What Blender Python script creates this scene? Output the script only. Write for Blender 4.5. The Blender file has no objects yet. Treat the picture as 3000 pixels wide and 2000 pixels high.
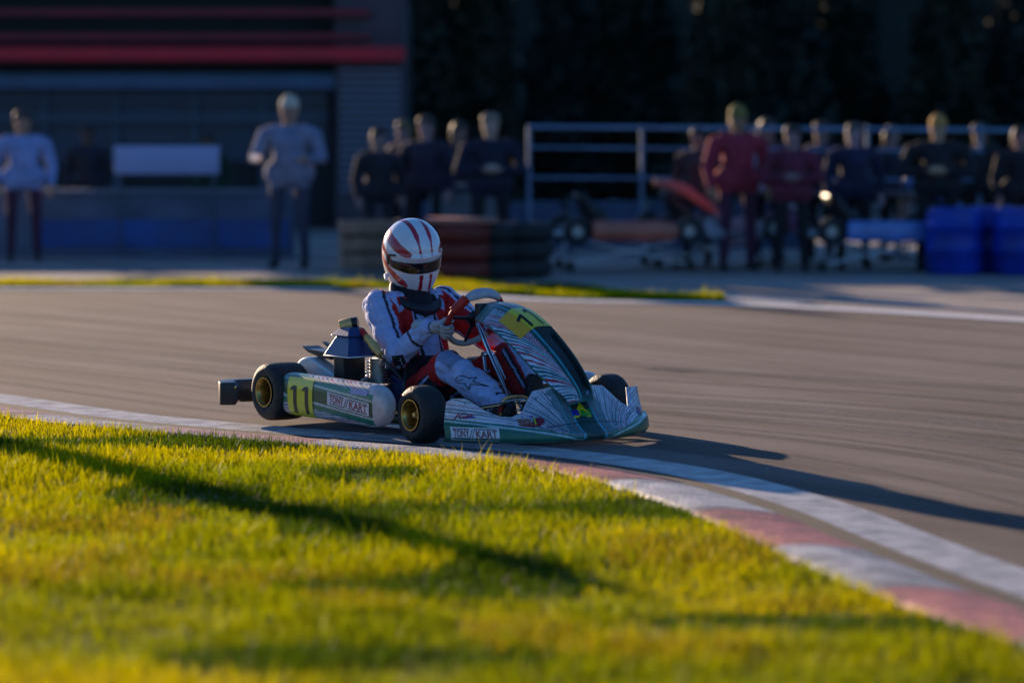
import bpy, bmesh, math, random
import numpy as np
from mathutils import Vector, Matrix, Quaternion
from mathutils.bvhtree import BVHTree
random.seed(7); rng = np.random.default_rng(7)
S = bpy.context.scene; C = S.collection
R = math.radians
# ------------------------------------------------ camera, sky, sun, exposure
H = 1.465; FPX = 8960.0; PITCH = math.atan(645/FPX)
cam_d = bpy.data.cameras.new('camera'); cam = bpy.data.objects.new('camera', cam_d); C.objects.link(cam)
cam.location = (0, 0, H); cam.rotation_euler = (R(90)-PITCH, 0, 0)
cam_d.sensor_width = 36; cam_d.lens = 36*FPX/3000; cam_d.clip_end = 600; cam_d.clip_start = .1
cam_d.dof.use_dof = True; cam_d.dof.focus_distance = 14.35; cam_d.dof.aperture_fstop = 1.3
S.camera = cam
SUN_EL = 11.0; sd = Vector((-.53, .848, 0)).normalized()
world = bpy.data.worlds.new("World"); S.world = world; world.use_nodes = True
wn = world.node_tree.nodes; wl = world.node_tree.links
sky = wn.new('ShaderNodeTexSky'); sky.sky_type = 'NISHITA'; sky.sun_disc = False
sky.sun_elevation = R(SUN_EL); sky.sun_rotation = math.atan2(sd.x, sd.y)
sky.altitude = 0; sky.air_density = 1.0; sky.dust_density = .6; sky.ozone_density = 6.5
wl.new(sky.outputs[0], wn['Background'].inputs[0]); wn['Background'].inputs[1].default_value = .088
sun_d = bpy.data.lights.new('sun', 'SUN'); sun = bpy.data.objects.new('sun', sun_d); C.objects.link(sun)
sun_d.energy = 4.4; sun_d.angle = R(.5); sun_d.color = (1.0, .74, .50)
tr = Vector((-sd.x*math.cos(R(SUN_EL)), -sd.y*math.cos(R(SUN_EL)), -math.sin(R(SUN_EL))))
sun.rotation_euler = tr.to_track_quat('-Z', 'Y').to_euler(); sun.location = (-10, 16, 8)
S.view_settings.view_transform = 'Standard'; S.view_settings.look = 'None'
S.view_settings.exposure = 1.12; S.view_settings.gamma = 1.0
S.render.engine = 'CYCLES'
# ------------------------------------------------ helpers
def tag(o, label=None, cat=None, group=None, kind=None):
    if label: o['label'] = label
    if cat: o['category'] = cat
    if group: o['group'] = group
    if kind: o['kind'] = kind
    return o
def empty(name, loc, rz=0, **k):
    o = bpy.data.objects.new(name, None); C.objects.link(o); o.empty_display_size = .2
    o.location = loc; o.rotation_euler = (0, 0, rz); return tag(o, **k)
def nodes_of(m):
    m.use_nodes = True; return m.node_tree.nodes, m.node_tree.links, m.node_tree.nodes['Principled BSDF']
MC = {}
def mat(name, col=(.5,.5,.5), rough=.5, metal=0, attr=False, var=.15, scale=30, bump=.0, coat=0, spec=.5, bscale=None, trans=0):
    if name in MC: return MC[name]
    m = bpy.data.materials.new(name); n, l, p = nodes_of(m)
    p.inputs['Roughness'].default_value = rough; p.inputs['Metallic'].default_value = metal
    p.inputs['Specular IOR Level'].default_value = spec
    if coat: p.inputs['Coat Weight'].default_value = coat; p.inputs['Coat Roughness'].default_value = .08
    tc = n.new('ShaderNodeTexCoord')
    nz = n.new('ShaderNodeTexNoise'); nz.inputs['Scale'].default_value = scale; nz.inputs['Detail'].default_value = 5
    l.new(tc.outputs['Object'], nz.inputs['Vector'])
    mx = n.new('ShaderNodeMix'); mx.data_type = 'RGBA'; mx.blend_type = 'MULTIPLY'
    cr = n.new('ShaderNodeMapRange'); cr.inputs[1].default_value = .3; cr.inputs[2].default_value = .7
    cr.inputs[3].default_value = 1-var; cr.inputs[4].default_value = 1+var*.3
    l.new(nz.outputs['Fac'], cr.inputs[0]); mx.inputs[0].default_value = 1
    if attr:
        a = n.new('ShaderNodeAttribute'); a.attribute_name = 'Col'; l.new(a.outputs['Color'], mx.inputs[6])
    else: mx.inputs[6].default_value = (*col, 1)
    l.new(cr.outputs[0], mx.inputs[7]); l.new(mx.outputs[2], p.inputs['Base Color'])
    rr = n.new('ShaderNodeMapRange'); rr.inputs[3].default_value = max(0, rough-.07); rr.inputs[4].default_value = min(1, rough+.1)
    l.new(nz.outputs['Fac'], rr.inputs[0]); l.new(rr.outputs[0], p.inputs['Roughness'])
    if bump:
        b = n.new('ShaderNodeBump'); b.inputs['Strength'].default_value = bump; b.inputs['Distance'].default_value = .02
        n2 = n.new('ShaderNodeTexNoise'); n2.inputs['Scale'].default_value = bscale or scale; n2.inputs['Detail'].default_value = 4
        l.new(tc.outputs['Object'], n2.inputs['Vector']); l.new(n2.outputs['Fac'], b.inputs['Height']); l.new(b.outputs[0], p.inputs['Normal'])
    MC[name] = m; return m
def link(name, me, m=None, parent=None, smooth=True):
    o = bpy.data.objects.new(name, me); C.objects.link(o)
    if m: me.materials.append(m)
    if parent: o.parent = parent
    if smooth: me.polygons.foreach_set('use_smooth', [True]*len(me.polygons))
    return o
def setcol(me, cols):
    a = me.color_attributes.new('Col', 'FLOAT_COLOR', 'POINT')
    c = np.ones((len(me.vertices), 4), np.float32); c[:, :3] = cols; a.data.foreach_set('color', c.ravel())
def rawmesh(name, v, f):
    me = bpy.data.meshes.new(name); me.from_pydata([tuple(map(float, p)) for p in v], [], f); me.update(); return me
def npmesh(name, v, faces):          # faces: int array (n,k)
    me = bpy.data.meshes.new(name); n, k = faces.shape
    me.vertices.add(len(v)); me.vertices.foreach_set('co', np.asarray(v, np.float32).ravel())
    me.loops.add(n*k); me.loops.foreach_set('vertex_index', faces.astype(np.int32).ravel())
    me.polygons.add(n); me.polygons.foreach_set('loop_start', np.arange(0, n*k, k, dtype=np.int32))
    me.update(calc_edges=True); return me
def psurf(name, fn, nu, nv, m, parent=None, col=None, u=(0,1), v=(0,1), closeu=False, thick=0, smooth=True):
    us = np.linspace(*u, nu+(0)) if not closeu else np.linspace(u[0], u[1], nu, endpoint=False)
    vs = np.linspace(*v, nv); U, V = np.meshgrid(us, vs, indexing='ij')
    P = np.stack([np.broadcast_to(a, U.shape) for a in fn(U, V)], -1).reshape(-1, 3)
    i, j = np.meshgrid(np.arange(nu if closeu else nu-1), np.arange(nv-1), indexing='ij'); i = i.ravel(); j = j.ravel(); i2 = (i+1) % nu
    F = np.stack([i*nv+j, i2*nv+j, i2*nv+j+1, i*nv+j+1], 1)
    me = npmesh(name, P, F)
    if col is not None: setcol(me, col(U.ravel(), V.ravel(), P))
    o = link(name, me, m, parent, smooth)
    if thick:
        md = o.modifiers.new('s', 'SOLIDIFY'); md.thickness = thick; md.offset = 0
    return o
def catm(pts, n=8):
    pts = [np.array(p, float) for p in pts]; out = []
    P = [2*pts[0]-pts[1]]+pts+[2*pts[-1]-pts[-2]]
    for i in range(1, len(P)-2):
        for k in range(n):
            t = k/n; a, b, c, d = P[i-1:i+3]
            out.append(.5*((2*b)+(-a+c)*t+(2*a-5*b+4*c-d)*t*t+(-a+3*b-3*c+d)*t**3))
    out.append(pts[-1]); return out
class MB:
    def __init__(s): s.v = []; s.f = []
    def add(s, v, f):
        b = len(s.v); s.v += [tuple(map(float, p)) for p in v]; s.f += [tuple(b+i for i in q) for q in f]; return s
    def box(s, x0, x1, y0, y1, z0, z1):
        v = [(x, y, z) for x in (x0, x1) for y in (y0, y1) for z in (z0, z1)]
        return s.add(v, [(0,1,3,2),(4,6,7,5),(0,4,5,1),(2,3,7,6),(0,2,6,4),(1,5,7,3)])
    def tube(s, pts, r, seg=10, closed=False, cap=True):
        pts = [np.array(p, float) for p in pts]; n = len(pts); v = []; f = []
        rs = r if hasattr(r, '__len__') else [r]*n
        up = None
        for i, p in enumerate(pts):
            if closed: t = pts[(i+1) % n]-pts[i-1]
            else: t = pts[min(i+1, n-1)]-pts[max(i-1, 0)]
            t = t/np.linalg.norm(t)
            if up is None:
                up = np.array([0, 0, 1.]) if abs(t[2]) < .9 else np.array([1., 0, 0])
            a = np.cross(t, up); a /= np.linalg.norm(a); b = np.cross(a, t); up = b
            for k in range(seg):
                q = 2*math.pi*k/seg; v.append(p+rs[i]*(a*math.cos(q)+b*math.sin(q)))
        for i in range(n if closed else n-1):
            for k in range(seg):
                f.append((i*seg+k, i*seg+(k+1) % seg, ((i+1) % n)*seg+(k+1) % seg, ((i+1) % n)*seg+k))
        if cap and not closed: f.append(tuple(range(seg))[::-1]); f.append(tuple((n-1)*seg+k for k in range(seg)))
        return s.add(v, f)
    def lathe(s, prof, c, axis='y', seg=32, a0=0):   # prof (along axis, radius)
        v = []; f = []; n = len(prof)
        for k in range(seg):
            q = 2*math.pi*k/seg
            for h, r in prof:
                if axis == 'y': p = (c[0]+r*math.cos(q), c[1]+h, c[2]+r*math.sin(q))
                elif axis == 'x': p = (c[0]+h, c[1]+r*math.cos(q), c[2]+r*math.sin(q))
                else: p = (c[0]+r*math.cos(q), c[1]+r*math.sin(q), c[2]+h)
                v.append(p)
        for k in range(seg):
            for i in range(n-1): f.append((k*n+i, k*n+i+1, ((k+1) % seg)*n+i+1, ((k+1) % seg)*n+i))
        return s.add(v, f)
    def prism(s, poly, y0, y1):       # poly in xz, extruded along y
        n = len(poly); v = [(x, y0, z) for x, z in poly]+[(x, y1, z) for x, z in poly]
        f = [tuple(range(n))[::-1], tuple(range(n, 2*n))]+[(i, (i+1) % n, n+(i+1) % n, n+i) for i in range(n)]
        return s.add(v, f)
    def build(s, name, m, parent=None, bevel=0, smooth=True):
        me = rawmesh(name, s.v, s.f)
        bm = bmesh.new(); bm.from_mesh(me); bmesh.ops.recalc_face_normals(bm, faces=bm.faces); bm.to_mesh(me); bm.free()
        o = link(name, me, m, parent, smooth)
        if bevel:
            b = o.modifiers.new('b', 'BEVEL'); b.width = bevel; b.segments = 2; b.limit_method = 'ANGLE'; b.angle_limit = R(35)
        if smooth:
            e = o.modifiers.new('e', 'EDGE_SPLIT'); e.split_angle = R(38)
        return o
def evaluated(o):
    dg = bpy.context.evaluated_depsgraph_get(); dg.update()
    return bpy.data.meshes.new_from_object(o.evaluated_get(dg))
def capsule(mb, a, b, ra, rb, seg=18, rings=5):
    a = np.array(a, float); b = np.array(b, float); t = b-a; L = np.linalg.norm(t)
    t = t/L if L > 1e-6 else np.array([0, 0, 1.])
    h = np.array([0, 0, 1.]) if abs(t[2]) < .9 else np.array([1., 0, 0]); e = np.cross(t, h); e /= np.linalg.norm(e); g = np.cross(t, e)
    R_ = []
    for i in range(rings+1):
        q = -math.pi/2+math.pi/2*i/rings; R_.append((a+t*ra*math.sin(q), ra*math.cos(q)))
    for i in range(rings+1):
        q = math.pi/2*i/rings; R_.append((b+t*rb*math.sin(q), rb*math.cos(q)))
    v = []; f = []
    for c, r in R_:
        for k in range(seg): v.append(c+max(r, 1e-4)*(e*math.cos(2*math.pi*k/seg)+g*math.sin(2*math.pi*k/seg)))
    for i in range(len(R_)-1):
        for k in range(seg): f.append((i*seg+k, i*seg+(k+1) % seg, (i+1)*seg+(k+1) % seg, (i+1)*seg+k))
    f.append(tuple(range(seg))[::-1]); f.append(tuple((len(R_)-1)*seg+k for k in range(seg)))
    mb.add(v, f)
def grow(name, caps, voxel, m, parent, smooth=8, colfn=None, noise=None, extra=None):
    mb = MB()
    for c in caps: capsule(mb, *c)
    if extra: extra(mb)
    me = rawmesh(name+'_t', mb.v, mb.f)
    bm = bmesh.new(); bm.from_mesh(me); bmesh.ops.recalc_face_normals(bm, faces=bm.faces); bm.to_mesh(me); bm.free()
    o = bpy.data.objects.new(name+'_t', me); C.objects.link(o)
    r = o.modifiers.new('r', 'REMESH'); r.mode = 'VOXEL'; r.voxel_size = voxel
    sm = o.modifiers.new('s', 'SMOOTH'); sm.factor = .6; sm.iterations = smooth
    me2 = evaluated(o); bpy.data.objects.remove(o); bpy.data.meshes.remove(me)
    me2.name = name; me2.materials.clear()
    P = np.empty(len(me2.vertices)*3, np.float32); me2.vertices.foreach_get('co', P); P = P.reshape(-1, 3)
    if noise is not None:
        N = np.empty(len(P)*3, np.float32); me2.vertices.foreach_get('normal', N); N = N.reshape(-1, 3)
        P = P+N*noise(P)[:, None]; me2.vertices.foreach_set('co', P.astype(np.float32).ravel()); me2.update()
    if colfn is not None: setcol(me2, colfn(P))
    return link(name, me2, m, parent)
def seg_near(P, caps):
    best = None
    for i, c in enumerate(caps):
        a = np.array(c[0]); b = np.array(c[1]); d = b-a; L = (d@d)+1e-9
        t = np.clip(((P-a)@d)/L, 0, 1); q = a+t[:, None]*d; r = c[2]+(c[3]-c[2])*t
        e = np.linalg.norm(P-q, axis=1)-r
        if best is None: best = e.copy(); idx = np.zeros(len(P), int); T = t.copy(); Q = q.copy()
        else:
            k = e < best; best[k] = e[k]; idx[k] = i; T[k] = t[k]; Q[k] = q[k]
    return idx, T, P-Q
def h2(a, s=0.): x = np.sin(a*127.1+s*311.7)*43758.5453; return x-np.floor(x)
def vnoise(x, y, s=0.):
    xi = np.floor(x); yi = np.floor(y); fx = x-xi; fy = y-yi; fx = fx*fx*(3-2*fx); fy = fy*fy*(3-2*fy)
    g = lambda i, j: h2(i+j*57.31, s)
    return (g(xi, yi)*(1-fx)+g(xi+1, yi)*fx)*(1-fy)+(g(xi, yi+1)*(1-fx)+g(xi+1, yi+1)*fx)*fy
def text_mesh(s, size=1.0, shear=0, spacing=1.0, bold=.0):
    cu = bpy.data.curves.new('t', 'FONT'); cu.body = s; cu.size = size; cu.shear = shear; cu.space_character = spacing; cu.offset = bold; cu.resolution_u = 3
    o = bpy.data.objects.new('t', cu); C.objects.link(o); me = evaluated(o); bpy.data.objects.remove(o)
    v = np.array([x.co[:2] for x in me.vertices]); f = [tuple(p.vertices) for p in me.polygons]; bpy.data.meshes.remove(me)
    mn = v.min(0); mx = v.max(0); return (v-mn)/(mx-mn), f, (mx-mn)[0]/(mx-mn)[1]
def fnormal(fn, u, v, e=1e-3):
    p = np.stack(np.broadcast_arrays(*fn(u, v)), -1); pu = np.stack(np.broadcast_arrays(*fn(u+e, v)), -1); pv = np.stack(np.broadcast_arrays(*fn(u, v+e)), -1)
    n = np.cross(pu-p, pv-p); return p, n/(np.linalg.norm(n, axis=-1, keepdims=True)+1e-12)
def off_fn(fn, off):
    def g(u, v):
        p, n = fnormal(fn, u, v); q = p+n*off; return q[..., 0], q[..., 1], q[..., 2]
    return g
def put_text(name, s, fn, u0, u1, v0, v1, off, m, parent, shear=0, bold=.0, rot=False, skew=0.):
    v, f, _ = text_mesh(s, 1, shear, bold=bold)
    # subdivide long edges by bmesh
    me = rawmesh('x', [(a, b, 0) for a, b in v], f); bm = bmesh.new(); bm.from_mesh(me)
    bmesh.ops.triangulate(bm, faces=bm.faces); bm.to_mesh(me); bm.free()
    P = np.array([x.co[:2] for x in me.vertices]); a, b = P[:, 0], P[:, 1]
    if rot: a, b = 1-b, a
    U = u0+(u1-u0)*a; V = v0+(v1-v0)*b+skew*a
    q = np.stack(off_fn(fn, off)(U, V), -1)
    me2 = rawmesh(name, q, [tuple(p.vertices) for p in me.polygons]); bpy.data.meshes.remove(me)
    return link(name, me2, m, parent, False)
# ------------------------------------------------ materials
M_BODY = mat('bodywork', attr=True, rough=.38, coat=.25, var=.26, scale=22)
M_SUIT = mat('suit_fabric', attr=True, rough=.85, var=.18, scale=40, bump=.55, bscale=26)
M_BLACK = mat('black_plastic', (.012,.013,.017), .38, var=.2)
M_RUB = mat('tyre_rubber', (.020,.019,.020), .62, var=.5, scale=28, bump=.35, bscale=90)
M_CHROME = mat('chrome', (.75,.77,.82), .12, 1, var=.1)
M_STEEL = mat('dull_steel', (.32,.33,.36), .35, 1, var=.3)
M_GOLD = mat('gold_magnesium', (.50,.33,.10), .36, 1, var=.25, scale=40)
M_GOLDL = mat('gold_anodised', (.88,.52,.18), .42, .45, var=.15)
M_NAVY = mat('navy_plastic', (.014,.040,.16), .35, var=.2, coat=.3)
M_SILVER = mat('silver_cover', (.68,.70,.74), .42, .1, var=.12)
M_REDG = mat('red_grip', (.55,.02,.012), .5, var=.2)
M_ORANGE = mat('orange_plastic', (.85,.12,.02), .4)
M_WHITE = mat('white_vinyl', (.72,.72,.78), .35, coat=.3, var=.08)
M_DRED = mat('dark_red_ink', (.25,.008,.03), .4)
M_BLUEI = mat('blue_ink', (.02,.03,.35), .4)
M_LIME = mat('lime_ink', (.45,.55,.03), .4)
M_GREENI = mat('green_ink', (.02,.35,.03), .4)
M_BINK = mat('black_ink', (.006,.006,.012), .4)
M_VISOR = mat('visor', (.006,.006,.010), .08, coat=.6)
M_HELM = mat('helmet_paint', attr=True, rough=.18, coat=.8, var=.05, scale=30)
M_GLOVE = mat('glove_fabric', attr=True, rough=.8, var=.2, scale=60, bump=.5, bscale=70)
# ------------------------------------------------ ground
def sheet(name, poly, z, m, kind='structure', thick=0):
    me = rawmesh(name, [(x, y, z) for x, y in poly], [tuple(range(len(poly)))])
    bm = bmesh.new(); bm.from_mesh(me); bmesh.ops.recalc_face_normals(bm, faces=bm.faces)
    if bm.faces[0].normal.z < 0: bmesh.ops.reverse_faces(bm, faces=bm.faces)
    bm.to_mesh(me); bm.free()
    o = link(name, me, m, None, False); o['kind'] = kind; return o
def asphalt(name, c1, c2, streak):
    m = bpy.data.materials.new(name); n, l, p = nodes_of(m)
    tc = n.new('ShaderNodeTexCoord'); mp = n.new('ShaderNodeMapping'); mp.inputs['Rotation'].default_value = (0, 0, R(53)); l.new(tc.outputs['Object'], mp.inputs[0])
    mp2 = n.new('ShaderNodeMapping'); mp2.inputs['Scale'].default_value = (.16, 2.2, 1); l.new(mp.outputs[0], mp2.inputs[0])
    n1 = n.new('ShaderNodeTexNoise'); n1.inputs['Scale'].default_value = 1.3; n1.inputs['Detail'].default_value = 8; n1.inputs['Roughness'].default_value = .6; l.new(mp2.outputs[0], n1.inputs[0])
    n2 = n.new('ShaderNodeTexNoise'); n2.inputs['Scale'].default_value = 110; n2.inputs['Detail'].default_value = 6; n2.inputs['Roughness'].default_value = .75; l.new(tc.outputs['Object'], n2.inputs[0])
    n3 = n.new('ShaderNodeTexNoise'); n3.inputs['Scale'].default_value = .7; n3.inputs['Detail'].default_value = 6; l.new(tc.outputs['Object'], n3.inputs[0])
    r = n.new('ShaderNodeValToRGB'); r.color_ramp.elements[0].position = .38; r.color_ramp.elements[0].color = (*c1, 1); r.color_ramp.elements[1].position = .6; r.color_ramp.elements[1].color = (*c2, 1)
    l.new(n1.outputs['Fac'], r.inputs[0])
    mx = n.new('ShaderNodeMix'); mx.data_type = 'RGBA'; mx.blend_type = 'OVERLAY'; mx.inputs[0].default_value = .7; l.new(r.outputs[0], mx.inputs[6]); l.new(n2.outputs['Color'], mx.inputs[7])
    bw = n.new('ShaderNodeMapRange'); bw.inputs[1].default_value = .3; bw.inputs[2].default_value = .7; bw.inputs[3].default_value = .78; bw.inputs[4].default_value = 1.12; l.new(n3.outputs['Fac'], bw.inputs[0])
    hs = n.new('ShaderNodeHueSaturation'); hs.inputs['Saturation'].default_value = .8; l.new(mx.outputs[2], hs.inputs['Color']); l.new(bw.outputs[0], hs.inputs['Value'])
    l.new(hs.outputs[0], p.inputs['Base Color']); p.inputs['Roughness'].default_value = .92; p.inputs['Specular IOR Level'].default_value = .22
    b = n.new('ShaderNodeBump'); b.inputs['Strength'].default_value = .5; b.inputs['Distance'].default_value = .004; l.new(n2.outputs['Fac'], b.inputs['Height']); l.new(b.outputs[0], p.inputs['Normal'])
    return m
M_TRACK = asphalt('track_asphalt', (.108,.074,.061), (.182,.134,.116), 1)
M_PIT = asphalt('paddock_tarmac', (.22,.180,.155), (.40,.325,.285), 1)
M_EARTH = mat('ground_earth', (.05,.055,.02), .9, var=.5, scale=2)
def grassmat(name, attr):
    m = bpy.data.materials.new(name); n, l, p = nodes_of(m)
    p.inputs['Roughness'].default_value = .55; p.inputs['Specular IOR Level'].default_value = .08
    if attr:
        a = n.new('ShaderNodeAttribute'); a.attribute_name = 'Col'; src = a.outputs['Color']
    else:
        tc = n.new('ShaderNodeTexCoord'); nz = n.new('ShaderNodeTexNoise'); nz.inputs['Scale'].default_value = 3; nz.inputs['Detail'].default_value = 9; nz.inputs['Roughness'].default_value = .7; l.new(tc.outputs['Object'], nz.inputs[0])
        r = n.new('ShaderNodeValToRGB'); r.color_ramp.elements[0].position = .35; r.color_ramp.elements[0].color = (.045,.050,.002, 1); r.color_ramp.elements[1].position = .7; r.color_ramp.elements[1].color = (.17,.145,.004, 1)
        l.new(nz.outputs['Fac'], r.inputs[0]); src = r.outputs[0]
        b = n.new('ShaderNodeBump'); b.inputs['Strength'].default_value = 1; b.inputs['Distance'].default_value = .03; n2 = n.new('ShaderNodeTexNoise'); n2.inputs['Scale'].default_value = 90; l.new(tc.outputs['Object'], n2.inputs[0]); l.new(n2.outputs['Fac'], b.inputs['Height']); l.new(b.outputs[0], p.inputs['Normal'])
    l.new(src, p.inputs['Base Color'])
    if attr:
        t = n.new('ShaderNodeBsdfTranslucent'); l.new(src, t.inputs[0]); mx = n.new('ShaderNodeMixShader'); mx.inputs[0].default_value = .5
        l.new(p.outputs[0], mx.inputs[1]); l.new(t.outputs[0], mx.inputs[2]); l.new(mx.outputs[0], n['Material Output'].inputs[0])
    return m
M_GRASS = grassmat('grass_blades', True); M_TURF = grassmat('turf_soil', False)
sheet('ground', [(-300,-60),(300,-60),(300,400),(-300,400)], -.03, M_EARTH)
sheet('race_track', [(-60,-30),(60,-30),(60,26),(30,24.8),(3.7,22.4),(1.6,25.0),(0,25.9),(-1.5,26.9),(-4.5,27.2),(-60,29)], 0, M_TRACK)
sheet('paddock', [(-60,26),(-4.6,26.9),(-1.5,26.4),(1.7,24.6),(3.7,22.0),(30,24.0),(60,24),(60,75),(-60,75)], -.006, M_PIT)
# inside edge of the bend
EDGE = catm([(-14,25.0),(-7.5,20.2),(-4.2,17.0),(-2.5,14.95),(-1.96,14.42),(-1.41,13.98),(-.92,13.62),(-.49,13.32),(-.13,12.98),(.22,12.5),(.46,11.94),(.66,11.28),(.84,10.45),(1.07,9.49),(1.36,8.5),(1.75,7.4),(2.5,5.6),(3.6,3.4),(5.5,0)], 8)
E2 = np.array(EDGE); T2 = np.gradient(E2, axis=0); T2 /= np.linalg.norm(T2, axis=1)[:, None]
NRM = np.stack([-T2[:, 1], T2[:, 0]], 1)     # towards the track
if NRM[60][0] < 0: NRM = -NRM
ARC = np.concatenate([[0], np.cumsum(np.linalg.norm(np.diff(E2, axis=0), axis=1))])
def along(prof, name, m, col=None, dense=6):
    s = np.arange(0, ARC[-1], .025); X = np.interp(s, ARC, E2[:, 0]); Y = np.interp(s, ARC, E2[:, 1]); NX = np.interp(s, ARC, NRM[:, 0]); NY = np.interp(s, ARC, NRM[:, 1])
    P = np.stack([np.stack([X+NX*d, Y+NY*d, np.full_like(X, z)], 1) for d, z in prof], 1).reshape(-1, 3); k = len(prof); n = len(s)
    i, j = np.meshgrid(np.arange(n-1), np.arange(k-1), indexing='ij'); i = i.ravel(); j = j.ravel()
    me = npmesh(name, P, np.stack([i*k+j, i*k+j+1, (i+1)*k+j+1, (i+1)*k+j], 1))
    bm = bmesh.new(); bm.from_mesh(me); bmesh.ops.recalc_face_normals(bm, faces=bm.faces)
    if sum(f.normal.z for f in bm.faces) < 0: bmesh.ops.reverse_faces(bm, faces=bm.faces)
    bm.to_mesh(me); bm.free()
    if col is not None: setcol(me, col(np.repeat(s, k), P))
    return link(name, me, m)
s_ap = float(ARC[np.argmin(np.linalg.norm(E2-np.array([.5, 11.84]), axis=1))])
def kerbcol(s, P):
    w = (s-s_ap+.35)/.98; k = np.floor(w).astype(int) % 2
    white = np.array([.62,.60,.60]); pink = np.array([.62,.22,.18])
    c = np.where((k == 0)[:, None], white, pink)
    d = vnoise(P[:, 0]*9, P[:, 1]*9)*.35+vnoise(P[:, 0]*40, P[:, 1]*40)*.25
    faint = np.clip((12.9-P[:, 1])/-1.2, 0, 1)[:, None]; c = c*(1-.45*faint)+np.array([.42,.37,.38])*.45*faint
    jt = (np.abs((w*2) % 1-.5) > .485)[:, None]; scuff = (vnoise(P[:, 0]*2.2+P[:, 1]*.9, P[:, 1]*7, 6) > .62)[:, None]
    c = np.where(scuff, c*.62, c); c = np.where(jt, c*.45, c)
    return c*(1.10-d[:, None]*.8)
M_KERB = mat('kerb_paint', attr=True, rough=.6, var=.45, scale=11, bump=.6, bscale=60)
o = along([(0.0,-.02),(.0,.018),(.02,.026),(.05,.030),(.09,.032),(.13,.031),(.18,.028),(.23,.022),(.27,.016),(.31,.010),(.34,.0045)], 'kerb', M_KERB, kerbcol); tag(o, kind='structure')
M_LINE = mat('line_paint', (.50,.49,.50), .6, var=.5, scale=8, bump=.4, bscale=90)
o = along([(.44,.004),(.70,.004)], 'track_line', M_LINE); tag(o, kind='structure')
def markmat():
    m = bpy.data.materials.new('rubber_mark'); n, l, p = nodes_of(m); p.inputs['Base Color'].default_value = (.035,.028,.028, 1); p.inputs['Roughness'].default_value = .7
    tc = n.new('ShaderNodeTexCoord'); nz = n.new('ShaderNodeTexNoise'); nz.inputs['Scale'].default_value = 22; nz.inputs['Detail'].default_value = 6; l.new(tc.outputs['Object'], nz.inputs[0])
    r = n.new('ShaderNodeMapRange'); r.inputs[1].default_value = .3; r.inputs[2].default_value = .7; r.inputs[3].default_value = .04; r.inputs[4].default_value = .28; l.new(nz.outputs['Fac'], r.inputs[0])
    t = n.new('ShaderNodeBsdfTransparent'); mx = n.new('ShaderNodeMixShader'); l.new(r.outputs[0], mx.inputs[0]); l.new(t.outputs[0], mx.inputs[1]); l.new(p.outputs[0], mx.inputs[2]); l.new(mx.outputs[0], n['Material Output'].inputs[0]); return m
M_MARK = markmat()
for d, w_ in ((1.02,.10),(1.30,.05),(1.72,.13),(1.93,.06),(2.25,.22),(2.55,.12),(2.80,.35),(3.3,.10),(3.9,.14),(4.5,.25)):
    k_ = .0024+.0002*int(d*3 % 4); o = along([(d,k_),(d+w_,k_)], 'tyre_mark', M_MARK); tag(o, kind='structure')
M_DIRT = mat('gutter_dirt', (.07,.055,.04), .9, var=.4, scale=12)
o = along([(.34,.0035),(.44,.0035)], 'kerb_gutter', M_DIRT); tag(o, kind='structure')
poly = [(p[0], p[1]) for p in E2[:: 3]]+[(5.5,-30),(-60,-30),(-60,25)]
sheet('verge', poly, .008, M_TURF)
def in_poly(X, Y, poly):
    ins = np.zeros(len(X), bool); n = len(poly)
    for i in range(n):
        x1, y1 = poly[i]; x2, y2 = poly[(i+1) % n]
        if y1 == y2: continue
        c = ((y1 > Y) != (y2 > Y)) & (X < (x2-x1)*(Y-y1)/(y2-y1)+x1); ins ^= c
    return ins
def blades(name, X, Y, z0, hmin, hmax, wid, colf):
    n = len(X); h = (hmin+(hmax-hmin)*rng.random(n)**1.8)*(.55+.9*vnoise(X*1.8, Y*1.8, 3)); h = np.where(rng.random(n) < .02, h*1.9, h); a = rng.random(n)*2*math.pi; lean = rng.normal(0, .45, n)*h; b = rng.random(n)*2*math.pi
    w = wid*(.6+.8*rng.random(n)); dx = np.cos(a)*w/2; dy = np.sin(a)*w/2; lx = np.cos(b)*lean; ly = np.sin(b)*lean
    z = np.full(n, z0)
    P = np.stack([np.stack([X-dx, Y-dy, z], 1), np.stack([X+dx, Y+dy, z], 1),
                  np.stack([X+dx*.8+lx*.4, Y+dy*.8+ly*.4, z+h*.6], 1), np.stack([X-dx*.8+lx*.4, Y-dy*.8+ly*.4, z+h*.6], 1),
                  np.stack([X+lx, Y+ly, z+h], 1)], 1)
    base = (np.arange(n)*5)[:, None]
    F = np.concatenate([base+[0,1,2], base+[0,2,3], base+[3,2,4]])
    me = npmesh(name, P.reshape(-1, 3), F); setcol(me, np.repeat(colf(X, Y), 5, axis=0))
    o = link(name, me, M_GRASS, None, False); o['kind'] = 'stuff'; return o
def grasscol(X, Y):
    n1 = vnoise(X*1.1, Y*.9, 1)*.6+vnoise(X*3.1, Y*3.1, 2)*.4; n2 = rng.random(len(X))
    g = np.array([.25,.285,.001]); y = np.array([.52,.44,.001]); b = np.array([.34,.26,.008]); dk = np.array([.05,.085,.002])
    t = np.clip((n1-.35)*2.6+(n2-.5)*.5, 0, 1)[:, None]; c = g*(1-t)+y*t
    br = (vnoise(X*2.3+9, Y*2.3, 5) > .74)[:, None]*(n2[:, None] > .35); c = np.where(br, b, c)
    dd = (vnoise(X*1.6+3, Y*1.6, 8) > .70)[:, None]; c = np.where(dd, dk*1.3, c)
    return c*(.75+.5*rng.random((len(X), 1)))
def field(n, x0, x1, y0, y1, wfun):
    X = rng.uniform(x0, x1, n); Y = rng.uniform(y0, y1, n); k = wfun(X, Y); return X[k], Y[k]
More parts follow.
